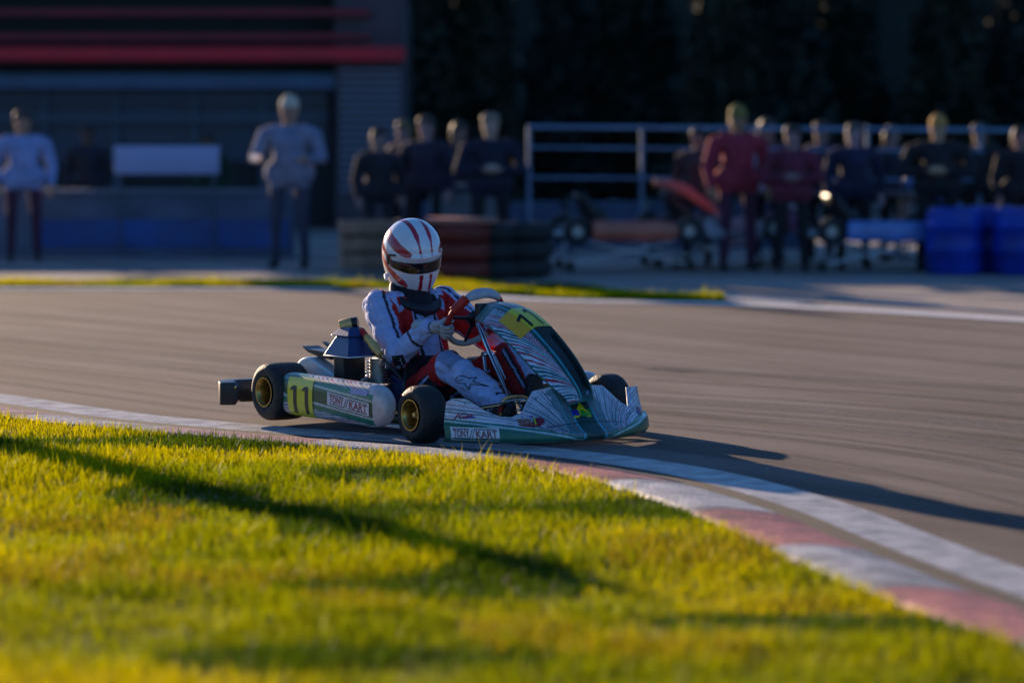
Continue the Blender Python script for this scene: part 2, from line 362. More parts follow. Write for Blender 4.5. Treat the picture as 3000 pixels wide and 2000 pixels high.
pp = [(p[0], p[1]) for p in E2[:: 3]]+[(5.5,-30),(-60,-30),(-60,25)]
X, Y = field(520000, -4.2, 2.6, 7.4, 17.5, lambda X, Y: in_poly(X, Y, pp) & (np.abs(X) < .168*Y+1.1) & (rng.random(len(X)) < np.clip(.25+vnoise(X*5, Y*5, 4)*1.1, 0, 1)) & (rng.random(len(X)) < np.clip(1.5-(np.abs(X)-.168*Y), .15, 1)))
tag(blades('grass', X, Y, .008, .018, .055, .0045, grasscol), 'short backlit yellow-green grass covering the verge inside the bend in the foreground', 'grass')
FG = [(-60,30.6),(-4.6,27.75),(-1.5,27.45),(-.3,27.6),(1.0,26.2),(1.75,25.2),(1.72,24.85),(.3,25.3),(-.5,26.1),(-1.5,26.85),(-4.5,26.95),(-60,29.2)]
sheet('island', FG, .004, M_TURF)
X, Y = field(300000, -7, 2.2, 24.5, 30, lambda X, Y: in_poly(X, Y, FG))
tag(blades('island_grass', X, Y, .004, .02, .06, .009, lambda X, Y: grasscol(X*1.3, Y)*1.0), 'narrow strip of bright grass across the far side of the track', 'grass')
M_FLINE = mat('far_line_paint', (.75,.72,.70), .6, var=.2, scale=8)
fl = catm([(-60,28.9),(-4.5,26.75),(-1.5,26.55),(.3,25.0),(1.7,24.5),(2.6,23.75),(3.8,22.4),(6,19.8),(9,16)], 8); fl = np.array(fl); tt = np.gradient(fl, axis=0); tt /= np.linalg.norm(tt, axis=1)[:, None]; nn = np.stack([-tt[:, 1], tt[:, 0]], 1)*.17
me = rawmesh('far_edge_line', [(*a, .008) for a in fl-nn]+[(*a, .008) for a in fl+nn], [(i, i+1, len(fl)+i+1, len(fl)+i) for i in range(len(fl)-1)])
o = link('far_edge_line', me, M_FLINE, None, False); tag(o, kind='structure')
M_CONC = mat('pale_concrete', (.42,.40,.38), .7, var=.2, scale=6)
sheet('concrete_apron', [(1.0,26.25),(1.8,25.85),(2.5,24.6),(2.2,24.3),(1.78,24.85),(1.78,25.25)], .010, M_CONC)
# ------------------------------------------------ the racing kart
KO = (-.2898, 14.6152); KR = math.atan2(-math.cos(R(37)), math.sin(R(37)))
kart = empty('racing_kart', (*KO, 0), KR, label='green and white racing kart with yellow number boxes cornering beside the kerb', cat='kart')
TEAL = np.array([.0,.13,.16]); DG = np.array([.002,.14,.085]); CY = np.array([.06,.40,.52]); WH = np.array([.68,.68,.80]); RD = np.array([.42,.015,.06]); MAU = np.array([.33,.24,.36])
def fanlines(phi, r, K, duty, seed):
    """jagged coloured strokes: phi across the strokes, r along them"""
    w = phi*K+.05*np.sin(r*130+np.floor(phi*K)*2.1)+.30*(vnoise(r*9, phi*1.5, seed)-.5)
    k = np.floor(w); f = w-k; hh = h2(k, seed); ctr = .3+.4*h2(k, seed+5); wd = duty*(.5+1.0*h2(k, seed+9))
    on = np.abs(f-ctr) < wd*.5
    col = np.where((hh < .24)[:, None], RD, np.where((hh < .84)[:, None], TEAL, np.array([.02,.06,.09])))
    return on, col
# ---- front fairing
YN = [0,.12,.20,.24,.29,.35,.40,.45,.50,.52,.56,.575]; ZN = [.262,.262,.246,.210,.160,.140,.143,.168,.210,.222,.222,.205]
YF = [0,.12,.24,.28,.325,.35,.385,.415,.56,.575]; ZF = [.262,.262,.250,.215,.165,.152,.190,.230,.228,.205]
def ztop(y): return np.where(y < 0, np.interp(-y, YN, ZN), np.interp(y, YF, ZF))
def nose(u, v):
    a = u*R(70); y = .575*np.sin(a)/math.sin(R(70)); xb = .735+.365*(np.cos(a)-math.cos(R(70)))/(1-math.cos(R(70)))
    ya = np.abs(y); zt = ztop(y); z0 = .028
    z = z0+(zt-z0)*v
    sb = np.interp(ya, [0,.3,.42,.52,.575], [.16,.18,.11,.04,-.005])
    zb = .104-.045*np.clip(1-ya/.45, 0, 1)
    g = np.clip((z-zb)/(.25-zb), 0, 1)
    led = .016*np.clip((z-zb)/.006, 0, 1)*np.clip(ya/.3, 0, 1)
    bul = .012*np.sin(np.clip(z/.1, 0, 1)*math.pi)
    x = xb-sb*g**.85-led+bul-.02*np.clip((.045-z)/.02, 0, 1)
    y2 = y*(1-.03*g-.02*led/.016)
    return x, y2, z
def nosecol(u, v, P):
    y = np.abs(P[:, 1]); z = P[:, 2]; x = P[:, 0]
    a = y-.115; b = np.maximum(z-.03, 0)*1.25+np.maximum(.98-x, 0)*.25*(y < .3); th = np.arctan2(b+.008, a+.01); r = np.hypot(a, b)
    c = np.tile(WH, (len(P), 1)); phi = th+.55*r
    dens = np.clip(.80-r*1.9, .22, .72)
    on, lc = fanlines(phi, r, 20, dens, 3.); c[on] = lc[on]
    far = P[:, 1] > .2; m = vnoise(P[:, 1]*60, z*30, 2) > .55
    k = far & m; c[k] = c[k]*.5+MAU*.5
    k = (y < .115+.03*vnoise(z*60, y*10)) ; c[k] = c[k]*.35+np.array([.01,.16,.19])*.65
    zb = .034+.084*np.clip((y-.10)/.47, 0, 1)**.75
    lo = z < zb+.008; c[lo] = np.array([.45,.62,.66])
    lo = z < zb; c[lo] = DG
    k = (z > zb+.008) & (z < zb+.016); c[k] = DG*1.3
    k = y < .066; c[k] = np.array([.06,.36,.46])
    k = y < .054; c[k] = np.array([.002,.055,.05])
    k = (np.abs(z-.098-.01*np.cos(y*9)) < .0022) & (y < .22); c[k] = c[k]*.25
    k = z < .036; c[k] = np.array([.12,.14,.12])
    edge = v > .975; c[edge] = np.array([.6,.6,.66])
    return c
nf = psurf('front_fairing', nose, 760, 130, M_BODY, kart, nosecol, (-1, 1), (0, 1), thick=.003)
def nose_at(y):      # lateral -> u
    return math.degrees(math.asin(y/.575*math.sin(R(70))))/70
def tk_decal(fn, u0, u1, v0, v1, par, flip=False, frame=True):
    """white sticker with red lettering between dark rules"""
    o1 = psurf('sticker', off_fn(fn, .0022), 40, 6, M_WHITE, par, u=(u0, u1), v=(v0, v1))
    dv = v1-v0; du = u1-u0
    psurf('sticker_rule', off_fn(fn, .0032), 30, 2, M_BINK, par, u=(u0+du*.05, u0+du*.42), v=(v1-dv*.17, v1-dv*.10))
    psurf('sticker_rule', off_fn(fn, .0032), 30, 2, M_BINK, par, u=(u0+du*.52, u1-du*.04), v=(v1-dv*.17, v1-dv*.10))
    psurf('sticker_rule', off_fn(fn, .0032), 30, 2, M_BINK, par, u=(u0+du*.05, u0+du*.42), v=(v0+dv*.10, v0+dv*.17))
    psurf('sticker_rule', off_fn(fn, .0032), 30, 2, M_BINK, par, u=(u0+du*.50, u1-du*.04), v=(v0+dv*.10, v0+dv*.17))
    put_text('lettering', 'TONY', fn, u0+du*.06, u0+du*.40, v0+dv*.22, v1-dv*.20, .0034, M_DRED, par, bold=.02)
    put_text('lettering', '//', fn, u0+du*.40, u0+du*.53, v0+dv*.12, v1-dv*.12, .0036, M_BINK, par, shear=.3, bold=.012)
    put_text('lettering', 'KART', fn, u0+du*.54, u0+du*.96, v0+dv*.20, v1-dv*.22, .0034, M_DRED, par, bold=.02)
def nose_abs(u, z):   # same surface addressed by real height
    y = .575*np.sin(u*R(70))/math.sin(R(70)); zt = ztop(y); return nose(u, (z-.028)/(zt-.028))
nz_z = lambda u, v: nose_abs(u, v)
tk_decal(nz_z, nose_at(-.562), nose_at(-.425), .042, .098, kart)
tk_decal(nz_z, nose_at(.46), nose_at(.56), .044, .092, kart)
# small stickers on the fairing
def blob(name, fn, cu, cv, ru, rv, off, m, par, n=20, poly=None):
    if poly is None: poly = [(math.cos(2*math.pi*k/n), math.sin(2*math.pi*k/n)) for k in range(n)]
    P = np.array(poly); U = cu+ru*P[:, 0]; V = cv+rv*P[:, 1]; q = np.stack(off_fn(fn, off)(U, V), -1)
    return link(name, rawmesh(name, q, [tuple(range(len(P)))]), m, par, False)
du = nose_at(-.30)-nose_at(-.31)
blob('sticker', nz_z, nose_at(-.285), .107, du*6.0, .012, .003, M_DRED, kart, poly=[(-1,.1),(-.7,-.5),(0,-1),(.6,-.6),(1,.5),(.9,1.2),(.5,1.3),(0,.5),(-.5,.2)])
blob('sticker', nz_z, nose_at(-.235), .122, du*2.0, .013, .0034, M_DRED, kart)
M_TAN = mat('tan_ink', (.30,.12,.08), .4)
put_text('lettering', 'm', nz_z, nose_at(-.335), nose_at(-.275), .103, .130, .0042, M_TAN, kart, bold=.05)
put_text('lettering', 'i', nz_z, nose_at(-.268), nose_at(-.252), .104, .136, .0046, M_LIME, kart, shear=.4, bold=.04)
blob('sticker', nz_z, nose_at(-.262), .138, du*.55, .005, .0046, M_BLUEI, kart)
put_text('lettering', 'JGP', nz_z, nose_at(-.558), nose_at(-.497), .126, .156, .003, M_DRED, kart, shear=.5, bold=.03)
blob('sticker', nz_z, nose_at(-.512), .141, du*3.6, .004, .0026, M_BLUEI, kart)
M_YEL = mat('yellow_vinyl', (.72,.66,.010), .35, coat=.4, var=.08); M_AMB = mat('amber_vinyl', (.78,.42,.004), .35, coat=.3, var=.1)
blob('sticker', nz_z, -.012, .150, .075, .028, .003, M_YEL, kart, poly=[(-1,-.8),(.85,-.8),(.2,1.5)])
blob('sticker', nz_z, .018, .146, .040, .013, .0038, M_GREENI, kart, poly=[(-1,-1),(1,-1),(1,1),(-1,1)])
blob('sticker', nz_z, -.058, .148, .026, .012, .0038, M_BLUEI, kart, poly=[(-1,-1),(1,-1),(1,1),(-1,1)])
blob('sticker', nz_z, nose_at(.43), .125, .04, .018, .003, M_DRED, kart)
blob('sticker', nz_z, nose_at(.405), .118, .02, .012, .0036, M_BLUEI, kart)
# ---- steering fairing
CX = np.array([1.062,1.035,.985,.905,.80,.70,.585,.47,.355]); CZ = np.array([.205,.265,.325,.400,.475,.535,.585,.612,.620]); CV = np.linspace(0, 1, 9)
cs_ = np.array(catm(list(zip(CX, CZ)), 12)); cv_ = np.linspace(0, 1, len(cs_)); ct_ = np.gradient(cs_, axis=0); ct_ /= np.linalg.norm(ct_, axis=1)[:, None]
def nassau(u, v):
    u = np.asarray(u, float); v = np.asarray(v, float)
    cx = np.interp(v, cv_, cs_[:, 0]); cz = np.interp(v, cv_, cs_[:, 1]); tx = np.interp(v, cv_, ct_[:, 0]); tz = np.interp(v, cv_, ct_[:, 1])
    nx, nz = tz, -tx                                  # forward-up normal
    w = np.interp(v, [0,.12,.3,.5,.75,.92,1], [.078,.092,.118,.138,.145,.14,.115])
    d = np.interp(v, [0,.15,.4,.7,1], [.045,.065,.105,.10,.07])
    au = np.abs(u); dep = d*np.clip((au-.30)/.70, 0, 1)**1.25+.008*au
    chn = .026*np.clip((.36-au)/.06, 0, 1)*np.clip((v-.06)/.12, 0, 1)*np.clip((.60-v)/.04, 0, 1)
    dep = dep+chn; y = w*u*(1-.0*au)
    return cx-nx*dep, y, cz-nz*dep
def nascol(u, v, P):
    au = np.abs(u); c = np.tile(WH*np.array([.82,1.0,1.05]), (len(P), 1))
    phi = v*(.58/np.maximum(au-.42, .012))**.42; r = au*.35
    on, lc = fanlines(phi, r, 21., np.clip(.58-.25*(au-.45), .3, .6), 11. ); c[on] = lc[on]
    k = au < .50; c[k] = np.array([.0,.075,.08])
    k = (au < .43) & (au > .385); c[k] = np.array([.05,.36,.46])
    k = au < .37; c[k] = np.array([.0,.05,.045])
    k = (au < .33) & (v > .1) & (v < .60); c[k] = np.array([.003,.012,.012])
    k = (v > .90) & (vnoise(u*3, v*40, 3) > .35); c[k] = np.array([.0,.13,.14])
    k = (au > .965) | (v < .02); c[k] = np.array([.0,.12,.10])
    return c
psurf('steering_fairing', nassau, 220, 330, M_BODY, kart, nascol, (-1, 1), (0, 1), thick=.003)
psurf('number_plate', off_fn(nassau, .003), 40, 20, M_YEL, kart, u=(-.44, .62), v=(.60, .80))
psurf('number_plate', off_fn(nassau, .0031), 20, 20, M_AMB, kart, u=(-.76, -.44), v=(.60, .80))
def flag_one(fn, uc, va, vb, du, off, par, m=None):
    m = m or M_BINK
    P = np.array([(-.10,0),(.25,0),(.25,1),(-.05,1),(-.85,.80),(-.70,.66),(-.10,.80)])
    segs = []
    for i in range(len(P)):
        a = P[i]; b = P[(i+1) % len(P)]
        for k in range(6): segs.append(a+(b-a)*k/6)
    P = np.array(segs); U = uc+du*P[:, 0]; V = va+(vb-va)*P[:, 1]; q = np.stack(off_fn(fn, off)(U, V), -1)
    me = rawmesh('number', q, [tuple(range(len(P)))]); bm = bmesh.new(); bm.from_mesh(me); bmesh.ops.triangulate(bm, faces=bm.faces); bm.to_mesh(me); bm.free()
    return link('number', me, m, par, False)
flag_one(nassau, -.36, .615, .725, .19, .0050, kart)
flag_one(nassau, .06, .615, .785, .20, .0050, kart)
M_PB = mat('pale_blue_ink', (.35,.45,.75), .4)
put_text('lettering', '//', nassau, -.12, .16, .055, .095, .003, M_PB, kart, shear=.6, bold=.03)
for yy, zz_ in ((-.20,.215),(.20,.215),(-.30,.118),(.30,.118),(-.52,.20),(.52,.20)):
    blob('bolt', nz_z, nose_at(yy), zz_, du*.45, .0045, .0035, M_STEEL, kart)
for uu, vv in ((-.85,.50),(-.80,.30),(.85,.50),(-.88,.93),(.88,.93),(-.7,.05),(.7,.05)):
    blob('bolt', nassau, uu, vv, .04, .008, .004, M_STEEL, kart)
# ---- side pods
def podfn(sy):
    def f(a, t):
        a = np.asarray(a); t = np.asarray(t); ph_ = np.clip((t-.75)/.25, 0, 1)*math.pi/2; x = -.47+.72*np.clip(t/.75, 0, 1)+.125*np.sin(ph_)
        s = np.maximum(np.cos(ph_), .0005)*np.where(t < .03, .93+.07*np.sqrt(np.clip(t/.03, 0, 1)), 1)
        e = lambda q, p: np.sign(q)*np.abs(q)**p
        hh = .100*s; hw = .055*s**.5; zc = .155+.012*(1-t)
        return x, sy*(.612+hw*e(np.cos(a), .62)), zc+hh*e(np.sin(a), .72)
    return f
def podcol(a, t, P):
    x = P[:, 0]; z = P[:, 2]; c = np.tile(np.array([.62,.58,.62]), (len(P), 1))
    cen = .172-.030*(x+.07)/.35; d = z-cen
    # diagonal strokes above, shallow strokes below
    up = d > .072; ph = (z-.16)*1.0+x*.30
    on, lc = fanlines(ph, x, 85, .42, 21.); k = on & up & (x < .27); c[k] = lc[k]*.8+.05
    ph2 = (z-.06)-(x+.4)*.04; on, lc = fanlines(ph2, x, 80, .50, 25.); k = on & (d < -.072) & (x < .26); c[k] = lc[k]*.9
    k = (np.abs(d) < .072) & (x < .30); c[k] = np.array([.003,.20,.13])
    k = (np.abs(np.abs(d)-.041) < .0045) & (x < .32); c[k] = np.array([.6,.64,.62])
    k = (np.abs(d) < .033) & (x < .30); c[k] = np.array([.004,.075,.03])
    k = (x < -.36) & (d > .03); c[k] = c[k]*.4+np.array([.0,.09,.10])
    k = ((x-.17)**2+(z-.15)**2*.9 > .0) & (x > .315-.25*np.abs(z-.15)); c[k] = np.array([.64,.56,.55])
    return c
ARCH = R(62)
for sy in (-1, 1):
    fn = podfn(sy)
    pod = psurf('side_pod', fn, 220, 300, M_BODY, kart, podcol, (0, 2*math.pi), (0, 1), closeu=True)
    mb = MB(); q = np.stack(np.broadcast_arrays(*fn(np.linspace(0, 2*math.pi, 40, endpoint=False), np.zeros(40))), -1); mb.add(q, [tuple(range(40))]); mb.build('pod_end', M_BLACK, pod, smooth=False)
    # outer face addressed by (x, height)
    def face(u, z, fn=fn):
        u = np.asarray(u, float); ph_ = np.arcsin(np.clip((u-.25)/.125, 0, .999)); t = np.where(u < .25, (u+.47)/.72*.75, .75+.25*ph_/(math.pi/2)); s = np.cos(ph_)
        q = np.clip((z-(.155+.012*(1-t)))/(.100*s), -.999, .999); a = np.arcsin(np.sign(q)*np.abs(q)**(1/.72)); return fn(a, t)
    def skew(u, v, f=face): return f(u, v-.030*(np.asarray(u)+.07)/.35)
    if sy < 0:
        sk = skew; off = 1
    else:
        sk = lambda u, v, f=skew: f(-.27-np.asarray(u), v); off = 1
    if sy < 0:
        tk_decal(sk, -.07, .275, .142, .202, pod)
        nb = psurf('number_plate', off_fn(face, .003), 20, 30, M_YEL, pod, u=(-.41, -.195), v=(.068, .249))
        for uc in (-.345, -.245):
            psurf('number', off_fn(face, .0045), 4, 20, M_BINK, pod, u=(uc-.014, uc+.014), v=(.085, .212))
            blob('number', face, uc-.024, .200, .012, .012, .0046, M_BINK, pod, poly=[(-1,-1.0),(1,-.6),(1,1),(.6,.9),(-1,0)])
        psurf('sticker', off_fn(face, .003), 12, 4, mat('lilac_vinyl', (.34,.33,.62), .4), pod, u=(.12, .26), v=(.205, .226))
# ---- wheels
def wheel(x, y, z, Rr, W, side, yaw=0, lean=0):
    w = bpy.data.objects.new('wheel', None); root = None
    hw = W/2; rr = .066
    prof = [(-hw+.012, rr), (-hw+.004, rr+.012), (-hw, Rr*.72), (-hw+.006, Rr*.86), (-hw+.022, Rr*.965), (-hw*.45, Rr*.995), (0, Rr), (hw*.45, Rr*.995), (hw-.022, Rr*.965), (hw-.006, Rr*.86), (hw, Rr*.72), (hw-.004, rr+.012), (hw-.012, rr)]
    rim = [(-hw+.002, rr+.004), (-hw-.002, rr+.006), (-hw-.002, rr), (-hw+.01, rr-.006), (-hw+.02, rr-.012), (hw-.02, rr-.012), (hw-.01, rr-.006), (hw+.002, rr), (hw+.002, rr+.006), (hw-.002, rr+.004)]
    b = MB().lathe(rim, (0,0,0), 'y', 48)
    web = -side*hw*.10
    b.lathe([(web-.004, .001), (web-.004, rr-.013), (web+.004, rr-.013), (web+.004, .001)], (0,0,0), 'y', 32)
    for k in range(3):
        q = 2*math.pi*k/3+.5; b.lathe([(web-.01, .001), (web-.01, .007), (web+.012, .007), (web+.012, .001)], (.030*math.cos(q), 0, .030*math.sin(q)), 'y', 8)
    wr = b.build('wheel', M_GOLD, kart)
    wr.location = (x, y, z); wr.rotation_euler = (lean, random.random(), yaw)
    wr.rotation_mode = 'ZXY'
    t = MB().lathe(catm(prof, 4), (0,0,0), 'y', 64).build('tyre', M_RUB, wr)
    sg = side
    h = MB().lathe([(0, .001), (0, .022), (sg*.035, .020), (sg*.04, .012), (sg*.055, .011), (sg*.056, .001)], (0, web, 0), 'y', 20).build('hub', M_GOLDL if Rr < .135 else M_STEEL, wr)
    v = MB().tube([(rr-.004, sg*(hw-.005), 0), (rr-.010, sg*(hw+.006), 0)], .003, 6).build('valve', M_BLACK, wr)
wheel(.520, -.540, .133, .133, .135, -1, R(-2)); wheel(.520, .540, .133, .133, .135, 1, R(-2))
wheel(-.585, -.590, .165, .140, .205, -1, 0, 0); wheel(-.585, .590, .140, .140, .205, 1, 0)
# ---- chassis
b = MB()
for s in (-1, 1):
    b.tube(catm([(-.70,.32*s,.085),(-.4,.33*s,.060),(0,.33*s,.055),(.35,.30*s,.055),(.60,.22*s,.06),(.80,.18*s,.07),(.90,.17*s,.09)], 5), .015, 10)
    b.tube([(.50,.27*s,.07),(.51,.42*s,.10)], .015, 10)
b.tube([(.30,-.32,.055),(.30,.32,.055)], .014); b.tube([(-.15,-.33,.055),(-.15,.33,.055)], .014); b.tube([(.62,-.22,.06),(.62,.22,.06)], .014)
b.tube([(-.68,-.32,.085),(-.68,.32,.085)], .014)
b.build('chassis_frame', mat('green_frame_paint', (.012,.10,.03), .35, coat=.4), kart)
MB().tube([(-.585,-.62,.155),(-.585,.62,.14)], .024, 16).build('axle', M_STEEL, kart)
MB().box(.0,.86,-.24,.24,.036,.042).build('floor_tray', M_BLACK, kart, .002)
MB().tube(catm([(-.10,-.47,.045),(.20,-.47,.048),(.44,-.44,.05),(.50,-.36,.055)], 5), .010).build('nerf_bar', M_CHROME, kart)
MB().tube(catm([(-.10,.47,.045),(.20,.47,.048),(.44,.44,.05),(.50,.36,.055)], 5), .010).build('nerf_bar', M_CHROME, kart)
MB().tube(catm([(.735,-.43,.160),(.715,-.38,.166),(.68,-.22,.172),(.66,-.08,.180),(.66,.1,.182),(.70,.36,.17)], 5), .0115).build('fairing_bar', M_CHROME, kart)
for s in (-1, 1):
    MB().tube([(.51,.40*s,.115),(.52,.475*s,.133)], .020).build('stub_axle', M_CHROME, kart)
    MB().tube([(.45,.42*s,.12),(.42,.04*s,.11)], .006).build('track_rod', M_CHROME, kart)
MB().tube([(.185,0,.545),(.245,0,.46),(.47,0,.155),(.53,0,.075)], .011).build('steering_column', M_CHROME, kart)
MB().tube([(.30,-.028,.36),(.44,-.10,.10)], .008).tube([(.30,.028,.36),(.44,.10,.10)], .008).tube([(.29,-.03,.37),(.29,.03,.37)], .013).build('column_support', M_CHROME, kart)
MB().tube(catm([(.655,-.20,.055),(.665,-.20,.15),(.675,-.185,.196),(.70,-.13,.206),(.70,-.08,.195),(.70,-.07,.15)], 5), .007).build('brake_pedal', M_GOLDL, kart)
MB().tube([(.655,-.20,.12),(.668,-.198,.165)], .011).build('pedal_spring', M_REDG, kart)
MB().tube(catm([(.60,.03,.06),(.60,.035,.22),(.605,.06,.248),(.615,.12,.248),(.62,.15,.225),(.62,.15,.06)], 5), .008).build('throttle_pedal', M_CHROME, kart)
# steering wheel : red flanks, pale top and bottom
WC = np.array([.185, 0, .534]); e1 = np.array([0, -1., 0]); e2 = np.array([.554, 0, .832]); wn_ = np.array([-.832, 0, .554])
def rimpt(q):       # angle: 0 = near side, 90 = top
    r = .148*(1-.05*max(0, math.sin(q))**6); return WC+r*(math.cos(q)*e1+math.sin(q)*e2)
def wheelfn(t, a):
    t = np.asarray(t); a = np.asarray(a); sq = np.sin(t); top = np.clip((sq-.75)/.2, 0, 1)
    r0 = .148; rt = .0145+.016*top; ru = .0145
    c = np.cos(t)[..., None]*e1+sq[..., None]*e2
    p = WC+r0*c+(np.cos(a)*(ru+.006*top))[..., None]*c+(np.sin(a)*rt)[..., None]*wn_
    return p[..., 0], p[..., 1], p[..., 2]
def wheelcol(t, a, P):
    s = np.sin(t); c = np.tile(np.array([.42,.010,.012]), (len(P), 1))
    k = s > .80; c[k] = np.array([.55,.52,.58])
    k = (s > .86) & (np.abs(np.sin(t*42)) > .45) & (np.sin(a) > -.3) & (np.abs(np.cos(a)-.2) < .55); c[k] = np.array([.12,.10,.25])
    k = s < -.62; c[k] = np.array([.50,.46,.45])
    return c
sw = psurf('steering_wheel', wheelfn, 160, 20, mat('wheel_grip', attr=True, rough=.6, bump=.4, bscale=300), kart, wheelcol, (0, 2*math.pi), (0, 2*math.pi), closeu=True)
b = MB()
for q in (5, 175, 270): b.tube([WC+wn_*-.004, rimpt(R(q))], [.010, .007], 8)
b.build('spoke', M_BLACK, sw); MB().tube([WC-wn_*.02, WC+wn_*.012], .038, 20).build('wheel_boss', M_BLACK, sw)
b = MB().tube([rimpt(R(170))*.0+WC+(.148*math.cos(R(18)))*e1+.148*math.sin(R(18))*e2+wn_*.002, WC+.15*math.cos(R(52))*e1+.15*math.sin(R(52))*e2+wn_*.002], .0235, 12); b.build('grip', M_REDG, sw)
MB().box(.285,.335,-.075,.075,.535,.612).build('lap_timer', M_BLACK, kart, .008)
MB().tube([(.265,-.01,.565),(.262,-.01,.568)], .010, 12).build('indicator', M_REDG, kart)
# rear bumper
b = MB(); pts = catm([(-.84,-.725,.14),(-.93,-.66,.145),(-.95,-.45,.14),(-.95,0,.14),(-.95,.45,.14),(-.93,.66,.14),(-.84,.725,.14)], 6)
n = len(pts); v = []; 
for i, p in enumerate(pts):
    t = np.array(pts[min(i+1, n-1)])-np.array(pts[max(i-1, 0)]); t /= np.linalg.norm(t); o_ = np.array([-t[1], t[0], 0]); 
    for (a, h) in ((-.05,-.055),(.028,-.055),(.04,-.03),(.04,.03),(.028,.055),(-.05,.055)): v.append(p+o_*-a*1+np.array([0,0,h]))
f = [(i*6+k, i*6+(k+1) % 6, (i+1)*6+(k+1) % 6, (i+1)*6+k) for i in range(n-1) for k in range(6)]+[tuple(range(6)), tuple((n-1)*6+k for k in range(6))]
b.add(v, f); rb = b.build('rear_bumper', M_BLACK, kart, .006)
for s in (-1, 1): MB().tube([(-.70,.30*s,.10),(-.93,.30*s,.13)], .014).build('bumper_mount', M_CHROME, rb)
b = MB().tube([(-.80,-.72,.175),(-.93,-.62,.178)], .006).tube([(-.80,-.70,.105),(-.93,-.60,.108)], .006); b.build('bumper_rail', M_CHROME, rb)
# ---- engine group
b = MB().box(-.44,-.20,-.40,-.20,.065,.20); b.box(-.40,-.24,-.36,-.24,.20,.24); eng = b.build('engine', M_STEEL, kart, .01)
b = MB()
for k in range(7): b.lathe([(0,.02),(0,.062),(.006,.062),(.006,.02)], (-.24,-.26,.215+.016*k), 'z', 20)
b.lathe([(0,.001),(0,.045),(.12,.045),(.12,.001)], (-.24,-.26,.21), 'z', 20); b.build('cylinder_fins', M_STEEL, eng)
MB().lathe([(0,.001),(0,.028),(.05,.028),(.06,.018),(.06,.001)], (-.12,-.30,.31), 'x', 16).build('carburettor', M_STEEL, eng)
MB().tube(catm([(-.18,-.25,.30),(-.10,-.22,.29),(-.02,-.26,.24),(-.02,-.28,.12)], 5), .009).tube(catm([(-.2,-.33,.36),(-.08,-.33,.33),(.02,-.30,.24)], 5), .007).build('hose', M_BLACK, eng)
MB().tube([(-.10,-.30,.315),(-.07,-.31,.305)], .022, 16).build('filler_cap', mat('blue_metal', (.12,.25,.6), .3, .6), eng)
b = MB().box(-.335,-.250,-.455,-.33,.19,.345); ab = b.build('airbox', M_BLACK, kart, .004, smooth=False)
# flared hood
def frustum(mb, c0, s0, z0, c1, s1, z1):
    v = [(c0[0]+s0[0]*a, c0[1]+s0[1]*bb, z0) for a, bb in ((-1,-1),(1,-1),(1,1),(-1,1))]+[(c1[0]+s1[0]*a, c1[1]+s1[1]*bb, z1) for a, bb in ((-1,-1),(1,-1),(1,1),(-1,1))]
    mb.add(v, [(0,1,5,4),(1,2,6,5),(2,3,7,6),(3,0,4,7),(0,3,2,1),(4,5,6,7)])
b = MB(); frustum(b, (-.285,-.39), (.105,.085), .350, (-.285,-.39), (.055,.045), .442); hood = b.build('engine_hood', M_NAVY, kart, .004, smooth=False)
b = MB(); frustum(b, (-.290,-.39), (.075,.062), .442, (-.285,-.385), (.040,.035), .482); b.build('hood_lid', M_NAVY, hood, .004, smooth=False)
b = MB(); frustum(b, (-.285,-.39), (.108,.088), .343, (-.285,-.39), (.106,.086), .3495); b.build('hood_lip', M_SILVER, hood, .002)
MB().tube([(-.345,-.41,.482),(-.305,-.365,.498)], .031, 24).build('gold_cap', M_GOLDL, hood, .004)
MB().tube([(-.308,-.367,.497),(-.288,-.345,.502)], .029, 24).build('cap_collar', M_BLACK, hood)
b = MB().tube([(-.24,-.36,.470),(-.185,-.36,.432)], .013, 12).tube([(-.19,-.36,.435),(-.15,-.355,.405)], .020, 12).tube([(-.15,-.355,.405),(-.09,-.35,.360)], [.024,.017], 12)
b.build('gold_linkage', M_GOLDL, kart)
MB().tube([(-.235,-.36,.468),(-.20,-.36,.443)], .0155, 12).build('hose_clamp', M_REDG, kart)
for (dx, dz) in ((0, 0), (.07, .022)):
    poly = [(-.655+dx,.372+dz),(-.60+dx,.345+dz),(-.50,.325+dz),(-.40,.320+dz),(-.40,.348+dz),(-.52,.358+dz),(-.60+dx,.360+dz)]
    MB().prism(poly, -.43+dx, -.33).build('chain_cover_fin', M_BLACK, kart, .003, smooth=False)
ch = []
for k in range(15): q = R(60+150*k/14); ch.append((-.570+.115*math.cos(q), .225+.100*math.sin(q)))
ch += [(-.56,.15),(-.30,.15),(-.27,.185),(-.29,.225),(-.36,.262)]
MB().prism(ch, -.455, -.375).build('chain_cover', M_SILVER, kart, .008, smooth=False)
MB().tube(catm([(-.30,.22,.14),(-.45,.30,.16),(-.62,.28,.22),(-.80,.15,.24)], 5), [.03]*6+[.05]*9+[.02]).build('exhaust', M_STEEL, kart)
# seat
def seatfn(u, v):
    px = np.interp(v, [0,.25,.5,.7,.85,1], [.06,-.10,-.27,-.38,-.44,-.50]); pz = np.interp(v, [0,.25,.5,.7,.85,1], [.09,.045,.06,.16,.30,.47])
    w = np.interp(v, [0,.3,.6,1], [.17,.20,.215,.17]); au = np.abs(u)
    up = np.interp(v, [0,.3,.6,.85,1], [.05,.17,.22,.08,.03]); fw = np.interp(v, [0,.4,.7,1], [0,.02,.12,.06])
    k = np.clip((au-.45)/.55, 0, 1)**1.6
    return px+fw*k, w*np.sin(u*1.45)/math.sin(1.45), pz+up*k
psurf('seat', seatfn, 40, 50, M_NAVY, kart, None, (-1, 1), (0, 1), thick=.008)
